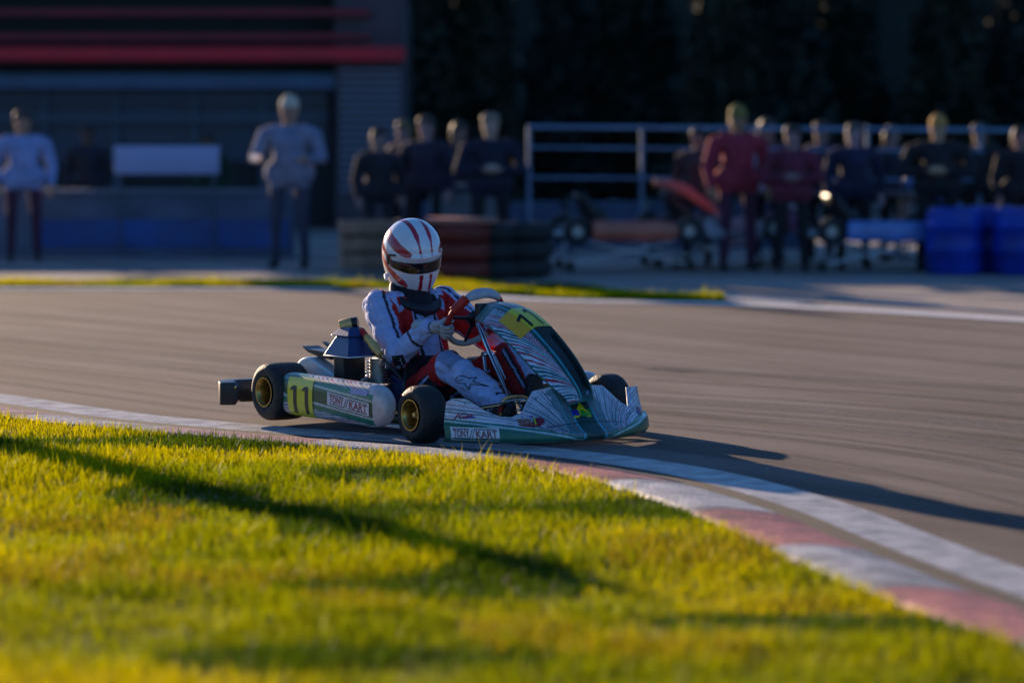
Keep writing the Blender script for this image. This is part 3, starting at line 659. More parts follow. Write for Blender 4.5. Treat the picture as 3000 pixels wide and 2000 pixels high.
# ------------------------------------------------ the driver
HIP = Vector((-.16, 0, .12)); rotk = Matrix.Rotation(KR, 4, 'Z')
wp = Matrix.Translation((*KO, 0)) @ rotk @ HIP
driver = empty('person', wp, KR, label='kart driver in white and red race suit and striped helmet gripping the steering wheel', cat='person')
def seat_in(o): o.location = -HIP; return o
sh = {-1: (-.345,-.188,.570), 1: (-.315,.18,.575)}; el = {-1: (-.095,-.250,.348), 1: (-.02,.265,.40)}
hip = {-1: (-.13,-.105,.135), 1: (-.13,.105,.135)}; kn = {-1: (.235,-.19,.325), 1: (.20,.19,.34)}; an = {-1: (.600,-.165,.175), 1: (.53,.07,.185)}
HQ = {-1: R(-24), 1: R(188)}       # hand positions round the rim
hc = {}
for s in (-1, 1):
    rp = rimpt(HQ[s]); rho = (rp-WC)/np.linalg.norm(rp-WC); tan = np.cross(wn_, rho)
    hc[s] = (rp, rho, tan)
wr = {s: hc[s][0]+hc[s][1]*.050+wn_*.062+np.array([-.035, 0, -.012]) for s in (-1, 1)}
bc = [((-.17,-.05,.15),(-.17,.05,.15),.115,.115), ((-.19,0,.17),(-.27,0,.38),.125,.128), ((-.26,-.045,.36),(-.30,-.055,.50),.105,.105), ((-.26,.045,.36),(-.30,.055,.50),.105,.105), ((-.31,-.09,.555),(-.30,.09,.555),.078,.078), ((-.30,0,.58),(-.29,0,.70),.070,.060)]
for s in (-1, 1):
    bc += [((-.315,.10*s,.57), sh[s], .075, .072), (sh[s], el[s], .084, .066), (el[s], tuple(wr[s]), .063, .044),
           (hip[s], kn[s], .098, .074), (kn[s], tuple(np.array(kn[s])*.45+np.array(an[s])*.55), .075, .080), (tuple(np.array(kn[s])*.45+np.array(an[s])*.55), an[s], .080, .056)]
def folds(P):
    n = vnoise(P[:, 0]*22+P[:, 2]*13, P[:, 1]*20-P[:, 2]*16, 4)-.5; n2 = vnoise(P[:, 0]*9-P[:, 2]*20, P[:, 2]*25+P[:, 1]*9, 6)-.5
    n3 = np.abs(vnoise(P[:, 0]*16+P[:, 2]*9, P[:, 1]*16-P[:, 2]*12, 8)-.5)
    return .009*n+.016*n2*np.abs(n2)*2-.014*np.clip(.16-n3, 0, 1)*6*.5
W_ = np.array([.44,.50,.78]); Rd = np.array([.55,.006,.008]); Bk = np.array([.010,.010,.018])
def suitcol(P):
    idx, T, D = seg_near(P, bc); c = np.tile(Rd, (len(P), 1)); y = P[:, 1]; x = P[:, 0]; z = P[:, 2]
    dn = D/(np.linalg.norm(D, axis=1, keepdims=True)+1e-9)
    torso = idx <= 3
    ay = np.abs(y+.01)
    k = torso & (ay < .048); c[k] = W_*.9
    k = torso & (ay > .048) & (ay < .064); c[k] = Bk
    k = torso & (ay > .064) & (ay < .070); c[k] = W_
    k = torso & (z < .34); c[k] = Bk
    k = (idx == 4) ; c[k] = W_*.8
    k = (idx == 4) & (ay < .10); c[k] = Bk
    k = idx == 5; c[k] = Bk
    for s, b0 in ((-1, 6), (1, 12)):
        out = dn[:, 1]*s+.25*dn[:, 0]*0+.0
        k = (idx == b0) & ((np.abs(y) > .135) | (z > .62)); c[k] = W_
        k = (idx == b0) & (vnoise(x*70, y*70, 3) > .9); c[k] = Bk
        q = dn[:, 1]*s*.8-dn[:, 0]*.6             # outer/back of the sleeve
        k = (idx == b0+1) & (q > -.62); c[k] = W_
        k = (idx == b0+1) & (q > -.42) & (q < -.22); c[k] = Bk*2
        k = (idx == b0+2); c[k] = W_
        k = (idx == b0+2) & (dn[:, 2] > .45) & (T < .7) & (dn[:, 1]*s < .2); c[k] = Rd
        k = (idx == b0+2) & (np.abs(T-.62) < .03); c[k] = Bk*2
        k = (idx == b0+3) & (x > .240); c[k] = W_
        k = (idx == b0+3) & (dn[:, 2] < -.15) & (T < .8); c[k] = Bk*1.5
        k = (idx == b0+3) & (np.abs(dn[:, 2]+.25) < .06) & (T < .8); c[k] = W_
        k = (idx == b0+3) & (np.abs(dn[:, 2]+.10) < .04) & (T < .8); c[k] = Bk
        inn = -dn[:, 1]*s
        lower = (idx == b0+4) | (idx == b0+5)
        k = lower; c[k] = W_
        k = lower & (inn > .30); c[k] = Bk
        k = lower & (inn > .30) & (inn < .44); c[k] = Rd
        k = lower & (inn > .62) & (inn < .70); c[k] = W_
        k = lower & (inn > .78); c[k] = Rd*.8
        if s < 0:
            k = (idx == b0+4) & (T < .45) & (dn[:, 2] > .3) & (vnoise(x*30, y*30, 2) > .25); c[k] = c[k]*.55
        k = lower & (x < .225); c[k] = Rd
        dk = vnoise(x*18, z*22+y*9, 9); k = lower; c[k] = c[k]*(.82+.28*dk[k])[:, None]
    return c
suit = grow('race_suit', bc, .0055, M_SUIT, driver, 12, suitcol, folds); seat_in(suit)
bm = bmesh.new(); bm.from_mesh(suit.data); BV = BVHTree.FromBMesh(bm); bm.free()
VD = (rotk.inverted().to_3x3() @ Vector((0, 1, -.07))).normalized(); VR = (rotk.inverted().to_3x3() @ Vector((1, 0, 0))); VU = VR.cross(VD).normalized()
def cloth_strokes(name, lines, center, width, m, closed=True, fill=False):
    """embroidered outline lying on the cloth: lines in metres (right, up) seen from the kerb side"""
    mb = MB(); c = Vector(center)
    for ln in lines:
        pts = [np.array(p, float) for p in ln]
        if closed: pts.append(pts[0])
        for a, b_ in zip(pts[:-1], pts[1:]):
            d = b_-a; L = np.linalg.norm(d); n_ = max(1, int(L/.006)); t = d/(L+1e-9); o_ = np.array([-t[1], t[0]])*width/2
            for k in range(n_):
                p0 = a+d*k/n_-t*width*.25; p1 = a+d*(k+1)/n_+t*width*.25; q = []
                for z_ in (p0-o_, p1-o_, p1+o_, p0+o_):
                    org = c+VR*float(z_[0])+VU*float(z_[1])-VD*1.0; hit = BV.ray_cast(org, VD)
                    if hit[0] is None: q = None; break
                    q.append(hit[0]-VD*.0022)
                if q: mb.add(q, [(0,1,2,3)])
    if mb.v: seat_in(mb.build(name, m, driver, smooth=False))
star = [(1305,880),(1312,856),(1345,832),(1385,824),(1432,843),(1470,852),(1552,842),(1508,888),(1692,945),(1580,928),(1482,922),(1462,985),(1412,915),(1345,912),(1312,900)]
star = [((a-1480)/3.92/640, -(b-890)/3.92/640) for a, b in star]
sc = np.array(kn[-1])*.52+np.array(an[-1])*.48
cloth_strokes('leg_emblem', [star], (sc[0]-.012, sc[1], sc[2]+.006), .0042, M_BINK)
cloth_strokes('leg_emblem_line', [[(star[0][0]+.012, .006), (star[0][0]+.034, .010)], [(star[0][0]+.012, .001), (star[0][0]+.032, .003)]], (sc[0]-.012, sc[1], sc[2]+.006), .0025, M_BINK, closed=False)
ec = el[-1]; sq = [(-.030,.018),(.018,.024),(.030,-.014),(-.018,-.022)]
cloth_strokes('elbow_emblem', [sq, [(a*.6, b*.6) for a, b in sq], [(a*.3, b*.3) for a, b in sq]], (ec[0]+.015, ec[1], ec[2]-.02), .009, M_BINK)
cloth_strokes('elbow_emblem_line', [[(.004,.018),(.014,-.018)]], (ec[0]+.017, ec[1], ec[2]-.02), .004, M_WHITE, closed=False)
# seams and piping
# gloves
for s in (-1, 1):
    rp, rho, tan = hc[s]; up = tan if tan[2] > 0 else -tan; caps = []
    m_ = wn_
    palm = rp+m_*.026+rho*.020
    wrist = wr[s]
    caps.append((palm-up*.026, palm+up*.026, .019, .019)); caps.append((palm-up*.02+rho*.016+m_*.012, palm+up*.02+rho*.016+m_*.012, .020, .020))
    caps.append((palm+rho*.012+m_*.01, wrist, .026, .030)); caps.append((wrist, wrist+(wrist-palm)*.55, .034, .042))
    rr_ = [.0265, .0275, .027, .0255]; off = [.033, .011, -.011, -.032]; ln = [215, 232, 226, 200]
    for k in range(4):
        base = rp+up*off[k]; last = None
        for a in (35, 80, 125, 170, ln[k]):
            q = R(a); p = base+(m_*math.cos(q)+rho*math.sin(q))*rr_[k]
            if last is not None: caps.append((last, p, .0098, .0092))
            last = p
    last = palm+up*.028
    for a, du_ in ((-5, .040), (-55, .046), (-100, .048)):
        q = R(a); p = rp+up*du_+(m_*math.cos(q)+rho*math.sin(q))*.027
        caps.append((last, p, .0125, .0105)); last = p
    caps = [(tuple(a), tuple(b_), r1, r2) for a, b_, r1, r2 in caps]
    def glcol(P, caps=caps):
        idx, T, D = seg_near(P, caps); c = np.tile(np.array([.50,.49,.54]), (len(P), 1))
        k = vnoise(P[:, 0]*90, P[:, 2]*90, 2) > .72; c[k] *= .6
        k = (idx == 3) & (np.abs(T-.25) < .10); c[k] = np.array([.03,.03,.06])
        k = (idx == 2) & (np.abs(T-.5) < .07); c[k] = np.array([.08,.06,.1])
        return c
    seat_in(grow('glove', caps, .0036, M_GLOVE, driver, 3, glcol))
# boots
M_BOOT = mat('boot_leather', (.014,.014,.018), .55, var=.3, bump=.3, bscale=80)
a = np.array(an[-1])
seat_in(grow('boot', [(tuple(a), (.645,-.165,.125), .050, .044), ((.635,-.165,.105),(.655,-.165,.12),.036,.040), ((.655,-.165,.105),(.688,-.168,.135),.036,.034), ((.688,-.168,.135),(.702,-.17,.165),.032,.024)], .005, M_BOOT, driver, 4))
a = np.array(an[1])
bt = grow('boot', [(tuple(a), (.565,.05,.16), .047, .044), ((.555,.045,.12),(.575,.04,.17),.036,.036), ((.575,.04,.17),(.585,.035,.27),.034,.028)], .005, M_BOOT, driver, 4); seat_in(bt)
sole = [(math.cos(2*math.pi*k/28), math.sin(2*math.pi*k/28)) for k in range(28)]
cs = Vector((.612,.040,.212)); ax_u = Vector((.12,-.03,1)).normalized(); ax_r = Vector((-.02,1,0)).normalized(); nn_ = ax_r.cross(ax_u).normalized()
v = [cs+ax_r*(.044*a_*(1-.12*b_))+ax_u*(.085*b_)+nn_*o_ for o_ in (-.008,.008) for a_, b_ in sole]
mb = MB().add(v, [tuple(range(28)), tuple(range(28, 56))]+[(i, (i+1) % 28, 28+(i+1) % 28, 28+i) for i in range(28)]); seat_in(mb.build('boot_sole', mat('sole_rubber', (.03,.034,.045), .7, bump=.3, bscale=120), driver, .003))
# neck brace
def brace(t, a_):
    t = np.asarray(t); rx, ry = .094, .110; cx = -.305+rx*np.cos(t); cy = ry*np.sin(t); cz = .622-.070*np.cos(t)
    rad = .023+.007*np.cos(t)
    x = cx+rad*np.cos(a_)*np.cos(t); y = cy+rad*np.cos(a_)*np.sin(t); z = cz+rad*.95*np.sin(a_); return x, y, z
nbr = psurf('neck_brace', brace, 60, 20, mat('brace_black', (.012,.014,.022), .5, bump=.2, bscale=60), driver, None, (0, 2*math.pi), (0, 2*math.pi), closeu=True); seat_in(nbr)
seat_in(MB().tube(catm([(-.365,-.125,.700),(-.385,-.115,.715),(-.400,-.10,.722)], 4), .009).build('brace_tip', M_SILVER, driver))
seat_in(MB().tube(catm([(-.37,-.155,.640),(-.34,-.165,.640),(-.30,-.165,.630)], 4), .012).build('harness_tab', M_ORANGE, driver))
# helmet
HC = Vector((-.322, -.004, .824)); hrot = Matrix.Rotation(R(7), 3, 'X') @ Matrix.Rotation(R(-8), 3, 'Z') @ Matrix.Rotation(R(17), 3, 'Y')
def helm_local(lon, lat, off=0.):
    off = off+.006
    lon = np.asarray(lon, float); lat = np.asarray(lat, float); cl = np.cos(lat); dx = cl*np.cos(lon); dy = cl*np.sin(lon); dz = np.sin(lat)
    e = lambda q, p: np.sign(q)*np.abs(q)**p
    low = np.clip(-dz, 0, 1); fr = np.clip(np.cos(lon), 0, 1)
    rx = np.where(dx > 0, .148+.030*low*1.0, .150-.05*low); ry = .136-.038*low**1.2; rz = np.where(dz > 0, .165, .240)
    x = (rx+off)*e(dx, .95); y = (ry+off)*e(dy, .93)*(1-.10*fr*low); z = (rz+off)*e(dz, .92)
    # brow ledge over the eye port and jaw line
    eye = np.exp(-((lat+.02)/.12)**2)*np.clip((np.cos(lon)-.15)/.3, 0, 1); x = x-eye*.010*np.cos(lon); y = y-eye*.006*np.sin(lon)
    brow = np.exp(-((lat-.17)/.07)**2)*np.clip((np.cos(lon)-.1)/.3, 0, 1); x = x+brow*.006
    x = np.where(z < -.02, x-.02*(np.abs(np.sin(lon)))*low, x)
    return x, y, z
def helm(lon, lat, off=0.):
    x, y, z = helm_local(lon, lat, off); M_ = np.array(hrot); P = np.stack([x, y, z], -1)@M_.T+np.array(HC); return P[..., 0], P[..., 1], P[..., 2]
def helmcol(lon, lat, P):
    L = np.abs((lon+math.pi) % (2*math.pi)-math.pi); sgn = np.sign((lon+math.pi) % (2*math.pi)-math.pi)
    c = np.tile(np.array([.80,.80,.86]), (len(P), 1)); r_ = np.array([.50,.010,.035])
    x, y, z = helm_local(lon, lat); ay = np.abs(y)
    # twin stripes over the crown
    ctr = .028+.008*(z/.16); w = .0115*np.clip((lat-.28)/.5, .5, 1)
    k = (np.abs(ay-ctr) < w) & (lat > .30) & (x > -.12); c[k] = r_
    k = (np.abs(ay-ctr-.0) < .006) & (lat > .18) & (lat <= .30) & (x > 0); c[k] = (c[k]+r_)/2
    # big swoosh from the back of the crown to the brow
    s1 = np.interp(L, [.62,.9,1.3,1.8,2.4,3.14], [.26,.34,.48,.62,.75,.85]); w1 = np.interp(L, [.50,.58,.8,1.2,1.8,2.6], [0,.075,.135,.17,.15,.10])
    k = (np.abs(lat-s1) < w1) & (L > .50); c[k] = r_
    s2 = np.interp(L, [1.25,1.6,2.2,3.1], [-.02,.12,.28,.40]); w2 = np.interp(L, [1.2,1.35,1.7,2.4,3.1], [0,.04,.07,.07,.05])
    k = (np.abs(lat-s2) < w2) & (L > 1.2); c[k] = r_*.9
    s3 = np.interp(L, [.78,1.1,1.6,2.2,3.1], [-.46,-.36,-.14,.06,.2]); w3 = np.interp(L, [.72,.80,1.1,1.6,2.4], [0,.10,.12,.08,.05])
    k = (np.abs(lat-s3) < w3) & (L > .72); c[k] = np.array([.60,.03,.02])
    k = (np.abs(ay-.026-.01*(lat < -.6)) < .0085) & (lat < -.20) & (x > 0); c[k] = r_*.8
    k = (np.abs(lat+.80-.15*np.cos(L)) < .015); c[k] = r_*.9
    k = lat < -1.03; c[k] = np.array([.02,.02,.025])
    return c
hm = psurf('helmet', lambda u, v: helm(u, v), 260, 200, M_HELM, driver, helmcol, (0, 2*math.pi), (-1.08, math.pi/2-.002), closeu=True, thick=0); seat_in(hm)
vis = psurf('visor', lambda u, v: helm(u, np.asarray(v)*np.clip(1.12-.28*np.abs(u)**2, .2, 1)-.03, .003), 70, 16, M_VISOR, hm, None, (-1.35, 1.35), (-.13, .055), thick=.003)
for s in (-1, 1):
    psurf('visor_pivot', lambda u, v, s=s: helm(s*(1.42+.09*np.cos(u)*v), .0+.10*np.sin(u)*v, .0055), 20, 4, M_BLACK, hm, None, (0, 2*math.pi), (.02, 1), closeu=True)
    psurf('side_vent', lambda u, v, s=s: helm(s*u, v+.16-.25*(u-1.2), .0035), 12, 4, mat('vent_dark', (.01,.03,.035), .5), hm, None, (1.12, 1.42), (-.03, .03))
hb = grow('neck_shadow_cloth', [((-.305,0,.55),(-.325,0,.600),.102,.095),((-.325,0,.600),(-.345,0,.76),.095,.07)], .01, mat('balaclava', (.012,.012,.018), .9), driver, 3); hb.name = 'balaclava'; seat_in(hb)
# ------------------------------------------------ the background
def bp(px, Y): return (px-1500)/FPX*Y
def bz(py, Y): return H+(355-py)/FPX*Y
M_FOL = {}
def foliage_mat(name, c):
    if name in M_FOL: return M_FOL[name]
    m = mat(name, c, .7, var=.6, scale=1.5); M_FOL[name] = m; return m
def tree(x, y, h, w, c, label, seed, base=0.):
    t = empty('evergreen_tree', (x, y, base), label=label, cat='tree', group='dark trees behind the paddock')
    r = np.random.default_rng(seed); n = 5200
    mb = MB().tube([(0,0,0),(.05,.02,h*.3),(.0,.05,h*.6),(0,0,h*.92)], [.16,.13,.09,.02], 9)
    for k in range(9):
        z = h*(.12+.08*k); q = r.random()*6.28; mb.tube([(0,0,z),(.4*w*math.cos(q),.4*w*math.sin(q),z+.25)], [.05,.012], 6)
    mb.build('trunk', mat('bark', (.05,.035,.025), .9), t)
    # leaf clumps through the volume
    zc = r.random(n)**.9; rad = w/2*(1-zc*.72)*(.75+.35*r.random(n))*(.8+.4*vnoise(zc*9+seed, r.random(n)*0+seed)); q = r.random(n)*6.283
    rad = rad*np.sqrt(.25+.75*r.random(n)); rad *= .8+.35*np.sin(q*3+seed+zc*5)*.6
    P = np.stack([rad*np.cos(q), rad*np.sin(q), .15+zc*h], 1); s = .07+.10*r.random(n)
    A = r.normal(size=(n, 3)); A /= np.linalg.norm(A, axis=1)[:, None]; B = np.cross(A, r.normal(size=(n, 3))); B /= np.linalg.norm(B, axis=1)[:, None]
    V = np.stack([P-A*s[:, None], P-B*s[:, None]*.6, P+A*s[:, None], P+B*s[:, None]*.6], 1).reshape(-1, 3); F = (np.arange(n)*4)[:, None]+[0,1,2,3]
    link('crown', npmesh('crown', V, F), foliage_mat('foliage_%d' % (seed % 3), c), t, False)
k = 0
TL = ['dark cone shaped evergreen just right of the slatted pillar','broad dark evergreen behind the man in the navy jacket','low dark evergreen above the pale blue rail','ragged dark evergreen between the rail and the red jackets','tall dark evergreen behind the woman in the olive cap','narrow dark evergreen right of the red jackets','deep green evergreen behind the dark haired helper','dark evergreen behind the man in the tan cap','last dark evergreen at the right edge']
for i, px in enumerate([1235,1440,1650,1850,2060,2290,2510,2740,2970]):
    tree(bp(px, 50)+random.uniform(-.2,.2), 50+random.uniform(-1.5,1.5), random.uniform(3.9,4.7), random.uniform(2.2,2.9), [(.012,.022,.010),(.016,.024,.009),(.010,.018,.012)][i % 3], TL[i], 40+i)
# wooded bank
def bank(u, v):
    x = -60+120*u; y = 55+9*v+1.2*np.sin(x*.3)+.5*np.sin(x*.9); z = 6.2*(1-np.cos(v*math.pi))/2*(1+.05*np.sin(x*.7))-.05; return x, y, z
bk = psurf('hill', bank, 200, 30, mat('bank_scrub', (.014,.018,.010), .95, var=.7, scale=.8, bump=1, bscale=2), None, None, (0, 1), (0, 1)); bk['kind'] = 'structure'
# pit building on the left with red beams
YB = 42.; bx = lambda px: bp(px, YB); bzz = lambda py: bz(py, YB)
bd = empty('pit_building', (bx(500), YB, 0), label='dark pit building with red beams and glazing at the left', cat='building')
def bpart(name, mb, m, bev=0): o = mb.build(name, m, bd, bev, smooth=False); o.location = (-bx(500), -YB, 0); return o
M_DW = mat('dark_cladding', (.018,.018,.020), .7, var=.4, scale=1.2); M_RBEAM = mat('red_beam_paint', (.70,.004,.022), .45, var=.25, scale=1.5); M_MAUVE = mat('mauve_render', (.10,.07,.085), .8, var=.35, scale=2)
M_GLZ = mat('window_glass', (.012,.030,.075), .35, var=.3, scale=.8)
bpart('wall', MB().box(bx(-700), bx(1185), YB+.3, YB+3, -.02, 3.25), M_DW)
bpart('beam', MB().box(bx(-700), bx(1190), YB-.55, YB-.3, bzz(182), bzz(143)), M_RBEAM, .01)
bpart('beam', MB().box(bx(-700), bx(1090), YB-.35, YB-.15, bzz(122), bzz(102)), mat('dull_red_paint', (.26,.010,.028), .5, var=.4, scale=2), .01)
bpart('beam', MB().box(bx(-700), bx(1090), YB-.35, YB-.15, bzz(52), bzz(32)), mat('dull_red_paint'), .01)
for i, px in enumerate([-560,-320,-80,120,330,560,760]):
    bpart('window_frame', MB().box(bx(px), bx(px)+.09, YB+.10, YB+.22, 0, bzz(215)), mat('slate_frame', (.05,.07,.11), .5))
w = bpart('window', MB().box(bx(-650), bx(960), YB+.22, YB+.26, .9, bzz(262)), M_GLZ)
bpart('fascia', MB().box(bx(-680), bx(1000), YB-.15, YB+.12, bzz(262), bzz(218)), mat('blue_grey_fascia', (.07,.13,.24), .5, var=.3, scale=2), .01)
bpart('transom', MB().box(bx(-650), bx(960), YB+.05, YB+.2, bzz(360), bzz(338)), mat('slate_frame'))
bpart('transom', MB().box(bx(-650), bx(960), YB+.05, YB+.2, bzz(300), bzz(288)), mat('slate_frame'))
bpart('pillar', MB().box(bx(985), bx(1185), YB-.2, YB+.3, 0, 3.25), M_MAUVE, .01)
m_ = MB()
for i in range(17): z = bzz(560)+i*(bzz(195)-bzz(560))/17; m_.box(bx(1000), bx(1175), YB-.30, YB-.20, z, z+.05)
bpart('louvre', m_, mat('pale_slat', (.20,.20,.27), .6))
bpart('roof', MB().box(bx(-720), bx(1210), YB-.1, YB+3.2, 3.25, 3.35), M_DW)
# low wall with blue banner
YW = 33.0; wx = lambda px: bp(px, YW); wz = lambda py: bz(py, YW)
lw = empty('low_wall', (wx(400), YW, 0), label='low grey barrier wall carrying a long blue banner', cat='barrier')
def lpart(name, mb, m, bev=0): o = mb.build(name, m, lw, bev, smooth=False); o.location = (-wx(400), -YW, 0); return o
lpart('wall', MB().box(wx(-500), wx(860), YW, YW+.25, -.01, wz(567)), mat('slate_wall', (.10,.13,.20), .7, var=.35, scale=2.5), .01)
lpart('banner', MB().box(wx(115), wx(848), YW-.03, YW-.008, .10, wz(642)), mat('royal_blue_vinyl', (.008,.07,.30), .4, var=.45, scale=2.2), 0)
lpart('coping', MB().box(wx(-520), wx(870), YW-.04, YW+.29, wz(567)+.003, wz(560)+.02), mat('coping', (.14,.16,.22), .6))
wl_ = empty('low_wall', (wx(1550), YW+1, 0), label='pale blue-grey barrier panels behind the tyre stacks', cat='barrier')
for i, px in enumerate([1180,1420,1660,1900,2140]):
    o = MB().box(bp(px, 34), bp(px+228, 34), YW+1, YW+1.12, .04, bz(592, 34)).build('panel', mat('blue_panel', (.055,.085,.17), .5, var=.5, scale=2), wl_, .02, smooth=False); o.location = (-wx(1550), -YW-1, 0)
    o = MB().box(bp(px, 34), bp(px, 34)+.06, YW+.98, YW+1.16, 0, bz(585, 34)).build('post', mat('slate_frame'), wl_, .004, smooth=False); o.location = (-wx(1550), -YW-1, 0)
# railing on the right
YR = 31.5
rl = empty('railing', (bp(2200, YR), YR, 0), label='pale blue metal railing running behind the people on the right', cat='railing')
M_RAIL = mat('pale_blue_rail', (.16,.27,.42), .4, var=.3, scale=3)
def rpart(name, mb, m=M_RAIL): o = mb.build(name, m, rl); o.location = (-bp(2200, YR), -YR, 0); return o
for px0, px1, za, zb_ in ((1545, 3200, 372, 384), (1545, 3200, 432, 446), (1545, 3200, 520, 530)):
    rpart('rail', MB().tube([(bp(px0, YR), YR, bz(za, YR)), (bp(px1, YR), YR, bz(zb_, YR))], .024 if za < 380 else .015, 10))
for px in range(1550, 3240, 330): rpart('post', MB().tube([(bp(px, YR), YR+.03, 0), (bp(px, YR), YR+.03, bz(370, YR)+.01)], .022, 8))
# people
def figure(px, Y, top, turn, jacket, trousers, skin, hair, label, cap=None, lean=0, arm='down', wide=1., noseg=False):
    sc_ = (bz(top, Y))/1.74
    t = empty('person', (bp(px, Y), Y, 0), turn, label=label, cat='person', group='people standing in the paddock')
    def P(x, y, z): return (x*sc_*wide, y*sc_, z*sc_)
    caps = [(P(-.09,0,.98),P(.09,0,.98),.15,.15),(P(0,0,1.0),P(0,.01,1.27),.165,.18),(P(-.13,0,1.37),P(.13,0,1.37),.11,.11),(P(0,0,1.40),P(0,.01,1.52),.072,.065),(P(0,.01,1.59),P(0,.015,1.64),.090,.094),(P(0,.05,1.56),P(0,.055,1.57),.060,.055),(P(0,.105,1.59),P(0,.112,1.575),.013,.016)]
    for s in (-1, 1):
        caps += [(P(.10*s,0,.94),P(.11*s,.03,.50),.092,.066),(P(.11*s,.03,.50),P(.12*s,0,.10),.066,.048),(P(.12*s,-.02,.05),P(.13*s,.14,.04),.045,.04)]
        if arm == 'down': a_ = [P(.20*s,0,1.37),P(.26*s,-.02,1.10),P(.25*s,.08,.86)]
        elif arm == 'cross': a_ = [P(.20*s,0,1.37),P(.27*s,.04,1.12),P(.02*s,.20,1.14)]
        else: a_ = [P(.20*s,0,1.37),P(.27*s,.06,1.13),P(.17*s,.30,1.12)]
        caps += [(a_[0],a_[1],.080,.064),(a_[1],a_[2],.062,.042)]
        d = Vector(a_[2])-Vector(a_[1]); d.normalize(); h0 = Vector(a_[2])+d*.05; caps.append((a_[2], tuple(h0), .036, .038))
        for f_ in range(4): o_ = Vector((.0,.0,1)).cross(d) if abs(d.z) < .8 else Vector((0,1,0)); o_.normalize(); o_ *= (f_-1.5)*.018; caps.append((tuple(h0+o_), tuple(h0+o_+d*(.055+.01*(f_ in (1,2)))+Vector((-.012*s,0,-.01))), .0105, .009))
    caps = [(tuple(a), tuple(b_), r1*sc_, r2*sc_) for a, b_, r1, r2 in caps]
    def colf(Q):
        idx, T, D = seg_near(Q, caps); z = Q[:, 2]/sc_; c = np.tile(np.array(jacket, float), (len(Q), 1))
        k = (z < .84) & (idx < 14) & (idx != 3); c[k] = trousers
        leg = np.isin(idx, (7, 8, 15, 16)) if not noseg else np.zeros(len(Q), bool)
        n_arm = 2+1+4; L0 = 7; 
        for s_ in (0, 1):
            b0 = L0+s_*(3+n_arm); k = (idx >= b0) & (idx < b0+2) & (z < .84); c[k] = trousers
            k = idx == b0+2; c[k] = (.03,.03,.035)
            k = (idx >= b0+5) & (idx < b0+3+n_arm); c[k] = skin
            k = (idx == b0+4) & (T > .9); c[k] = skin
        k = (idx >= 4) & (idx <= 6) ; c[k] = skin
        k = (idx == 3) & (T > .6); c[k] = skin
        # eyes, mouth
        for s_ in (-1, 1):
            e_ = np.array(P(.032*s_, .092, 1.625)); k = np.linalg.norm(Q-e_, axis=1) < .014*sc_; c[k] = (.02,.015,.015)
        e_ = np.abs(Q-np.array(P(0, .105, 1.545))); k = (e_[:, 0] < .026*sc_) & (e_[:, 2] < .007*sc_) & (e_[:, 1] < .03*sc_); c[k] = np.array(skin)*np.array([.6,.35,.35])
        return c*(.85+.3*vnoise(Q[:, 0]*11, Q[:, 2]*9+Q[:, 1]*7, 4))[:, None]
    grow('body', caps, .014, mat('clothes', attr=True, rough=.85, var=.25, scale=9, bump=.5, bscale=9), t, 4, colf)
    hc_ = [(P(0,-.025,1.63),P(0,-.018,1.672),.100,.097),(P(0,-.055,1.54),P(0,-.045,1.62),.078,.092),(P(-.025,.020,1.692),P(.025,.020,1.692),.078,.076)]
    if cap:
        hc_ = [(P(0,0,1.675),P(0,-.01,1.69),.104,.098)]; caps2 = [(tuple(a), tuple(b_), r1*sc_, r2*sc_) for a, b_, r1, r2 in hc_]
        def pk(mb): mb.tube([P(-.05,.10,1.665),P(0,.16,1.660),P(.05,.10,1.665)], .016*sc_, 8); mb.tube([P(-.04,.08,1.67),P(.04,.08,1.67)], .018*sc_, 8)
        grow('cap', caps2, .012, mat('cap_%.2f_%.2f' % (cap[0], cap[2]), cap, .8, var=.2), t, 3, extra=pk)
        hc_ = [(P(0,-.05,1.57),P(0,-.045,1.62),.080,.085)]
    caps3 = [(tuple(a), tuple(b_), r1*sc_, r2*sc_) for a, b_, r1, r2 in hc_]
    grow('hair', caps3, .012, mat('hair_%.2f' % hair[0], hair, .6, var=.4, scale=60), t, 2)
    return t
SK = (.45,.24,.16); NV = (.012,.014,.035); BKc = (.010,.010,.013)
figure(1437, 30, 338, R(185), NV, BKc, (.50,.33,.26), (.25,.18,.13), 'pale faced man in a navy jacket standing right of the slatted pillar', None, wide=1.35, arm='cross')
figure(1250, 30.8, 345, R(160), (.03,.025,.05), BKc, (.38,.24,.24), (.05,.03,.03), 'person in a dark plum coat between the pillar and the man in navy', wide=1.25)
figure(1110, 30.5, 382, R(200), (.02,.02,.03), (.02,.02,.03), (.30,.20,.18), (.03,.02,.02), 'small dark clothed person in front of the slatted pillar', wide=1.15)
figure(850, 30.5, 290, R(170), (.22,.24,.36), (.05,.05,.09), (.42,.24,.18), (.10,.08,.07), 'person with cream cap and lilac grey top in front of the windows', (.62,.52,.40), wide=1.3, arm='fwd')
figure(70, 32, 330, R(190), (.28,.34,.62), (.07,.02,.05), SK, (.03,.02,.02), 'person in a pale blue shirt at the left edge', wide=1.3)
figure(260, 34.6, 372, R(180), (.018,.018,.03), BKc, (.10,.06,.05), (.02,.015,.01), 'person in black behind the wall, left of the white board', wide=1.2)
figure(610, 34.8, 392, R(170), (.008,.03,.015), BKc, (.12,.07,.05), (.02,.015,.01), 'person in dark green behind the wall, right of the white board', wide=1.2)
figure(2160, 30, 318, R(195), (.36,.03,.06), (.08,.02,.05), (.40,.22,.13), (.12,.09,.03), 'person in an olive cap and red jacket nearest the railing middle', (.24,.18,.04), wide=1.3)
figure(2045, 31, 380, R(160), (.06,.035,.04), BKc, (.24,.14,.12), (.03,.02,.02), 'dark clothed person just left of the olive cap', wide=1.15)
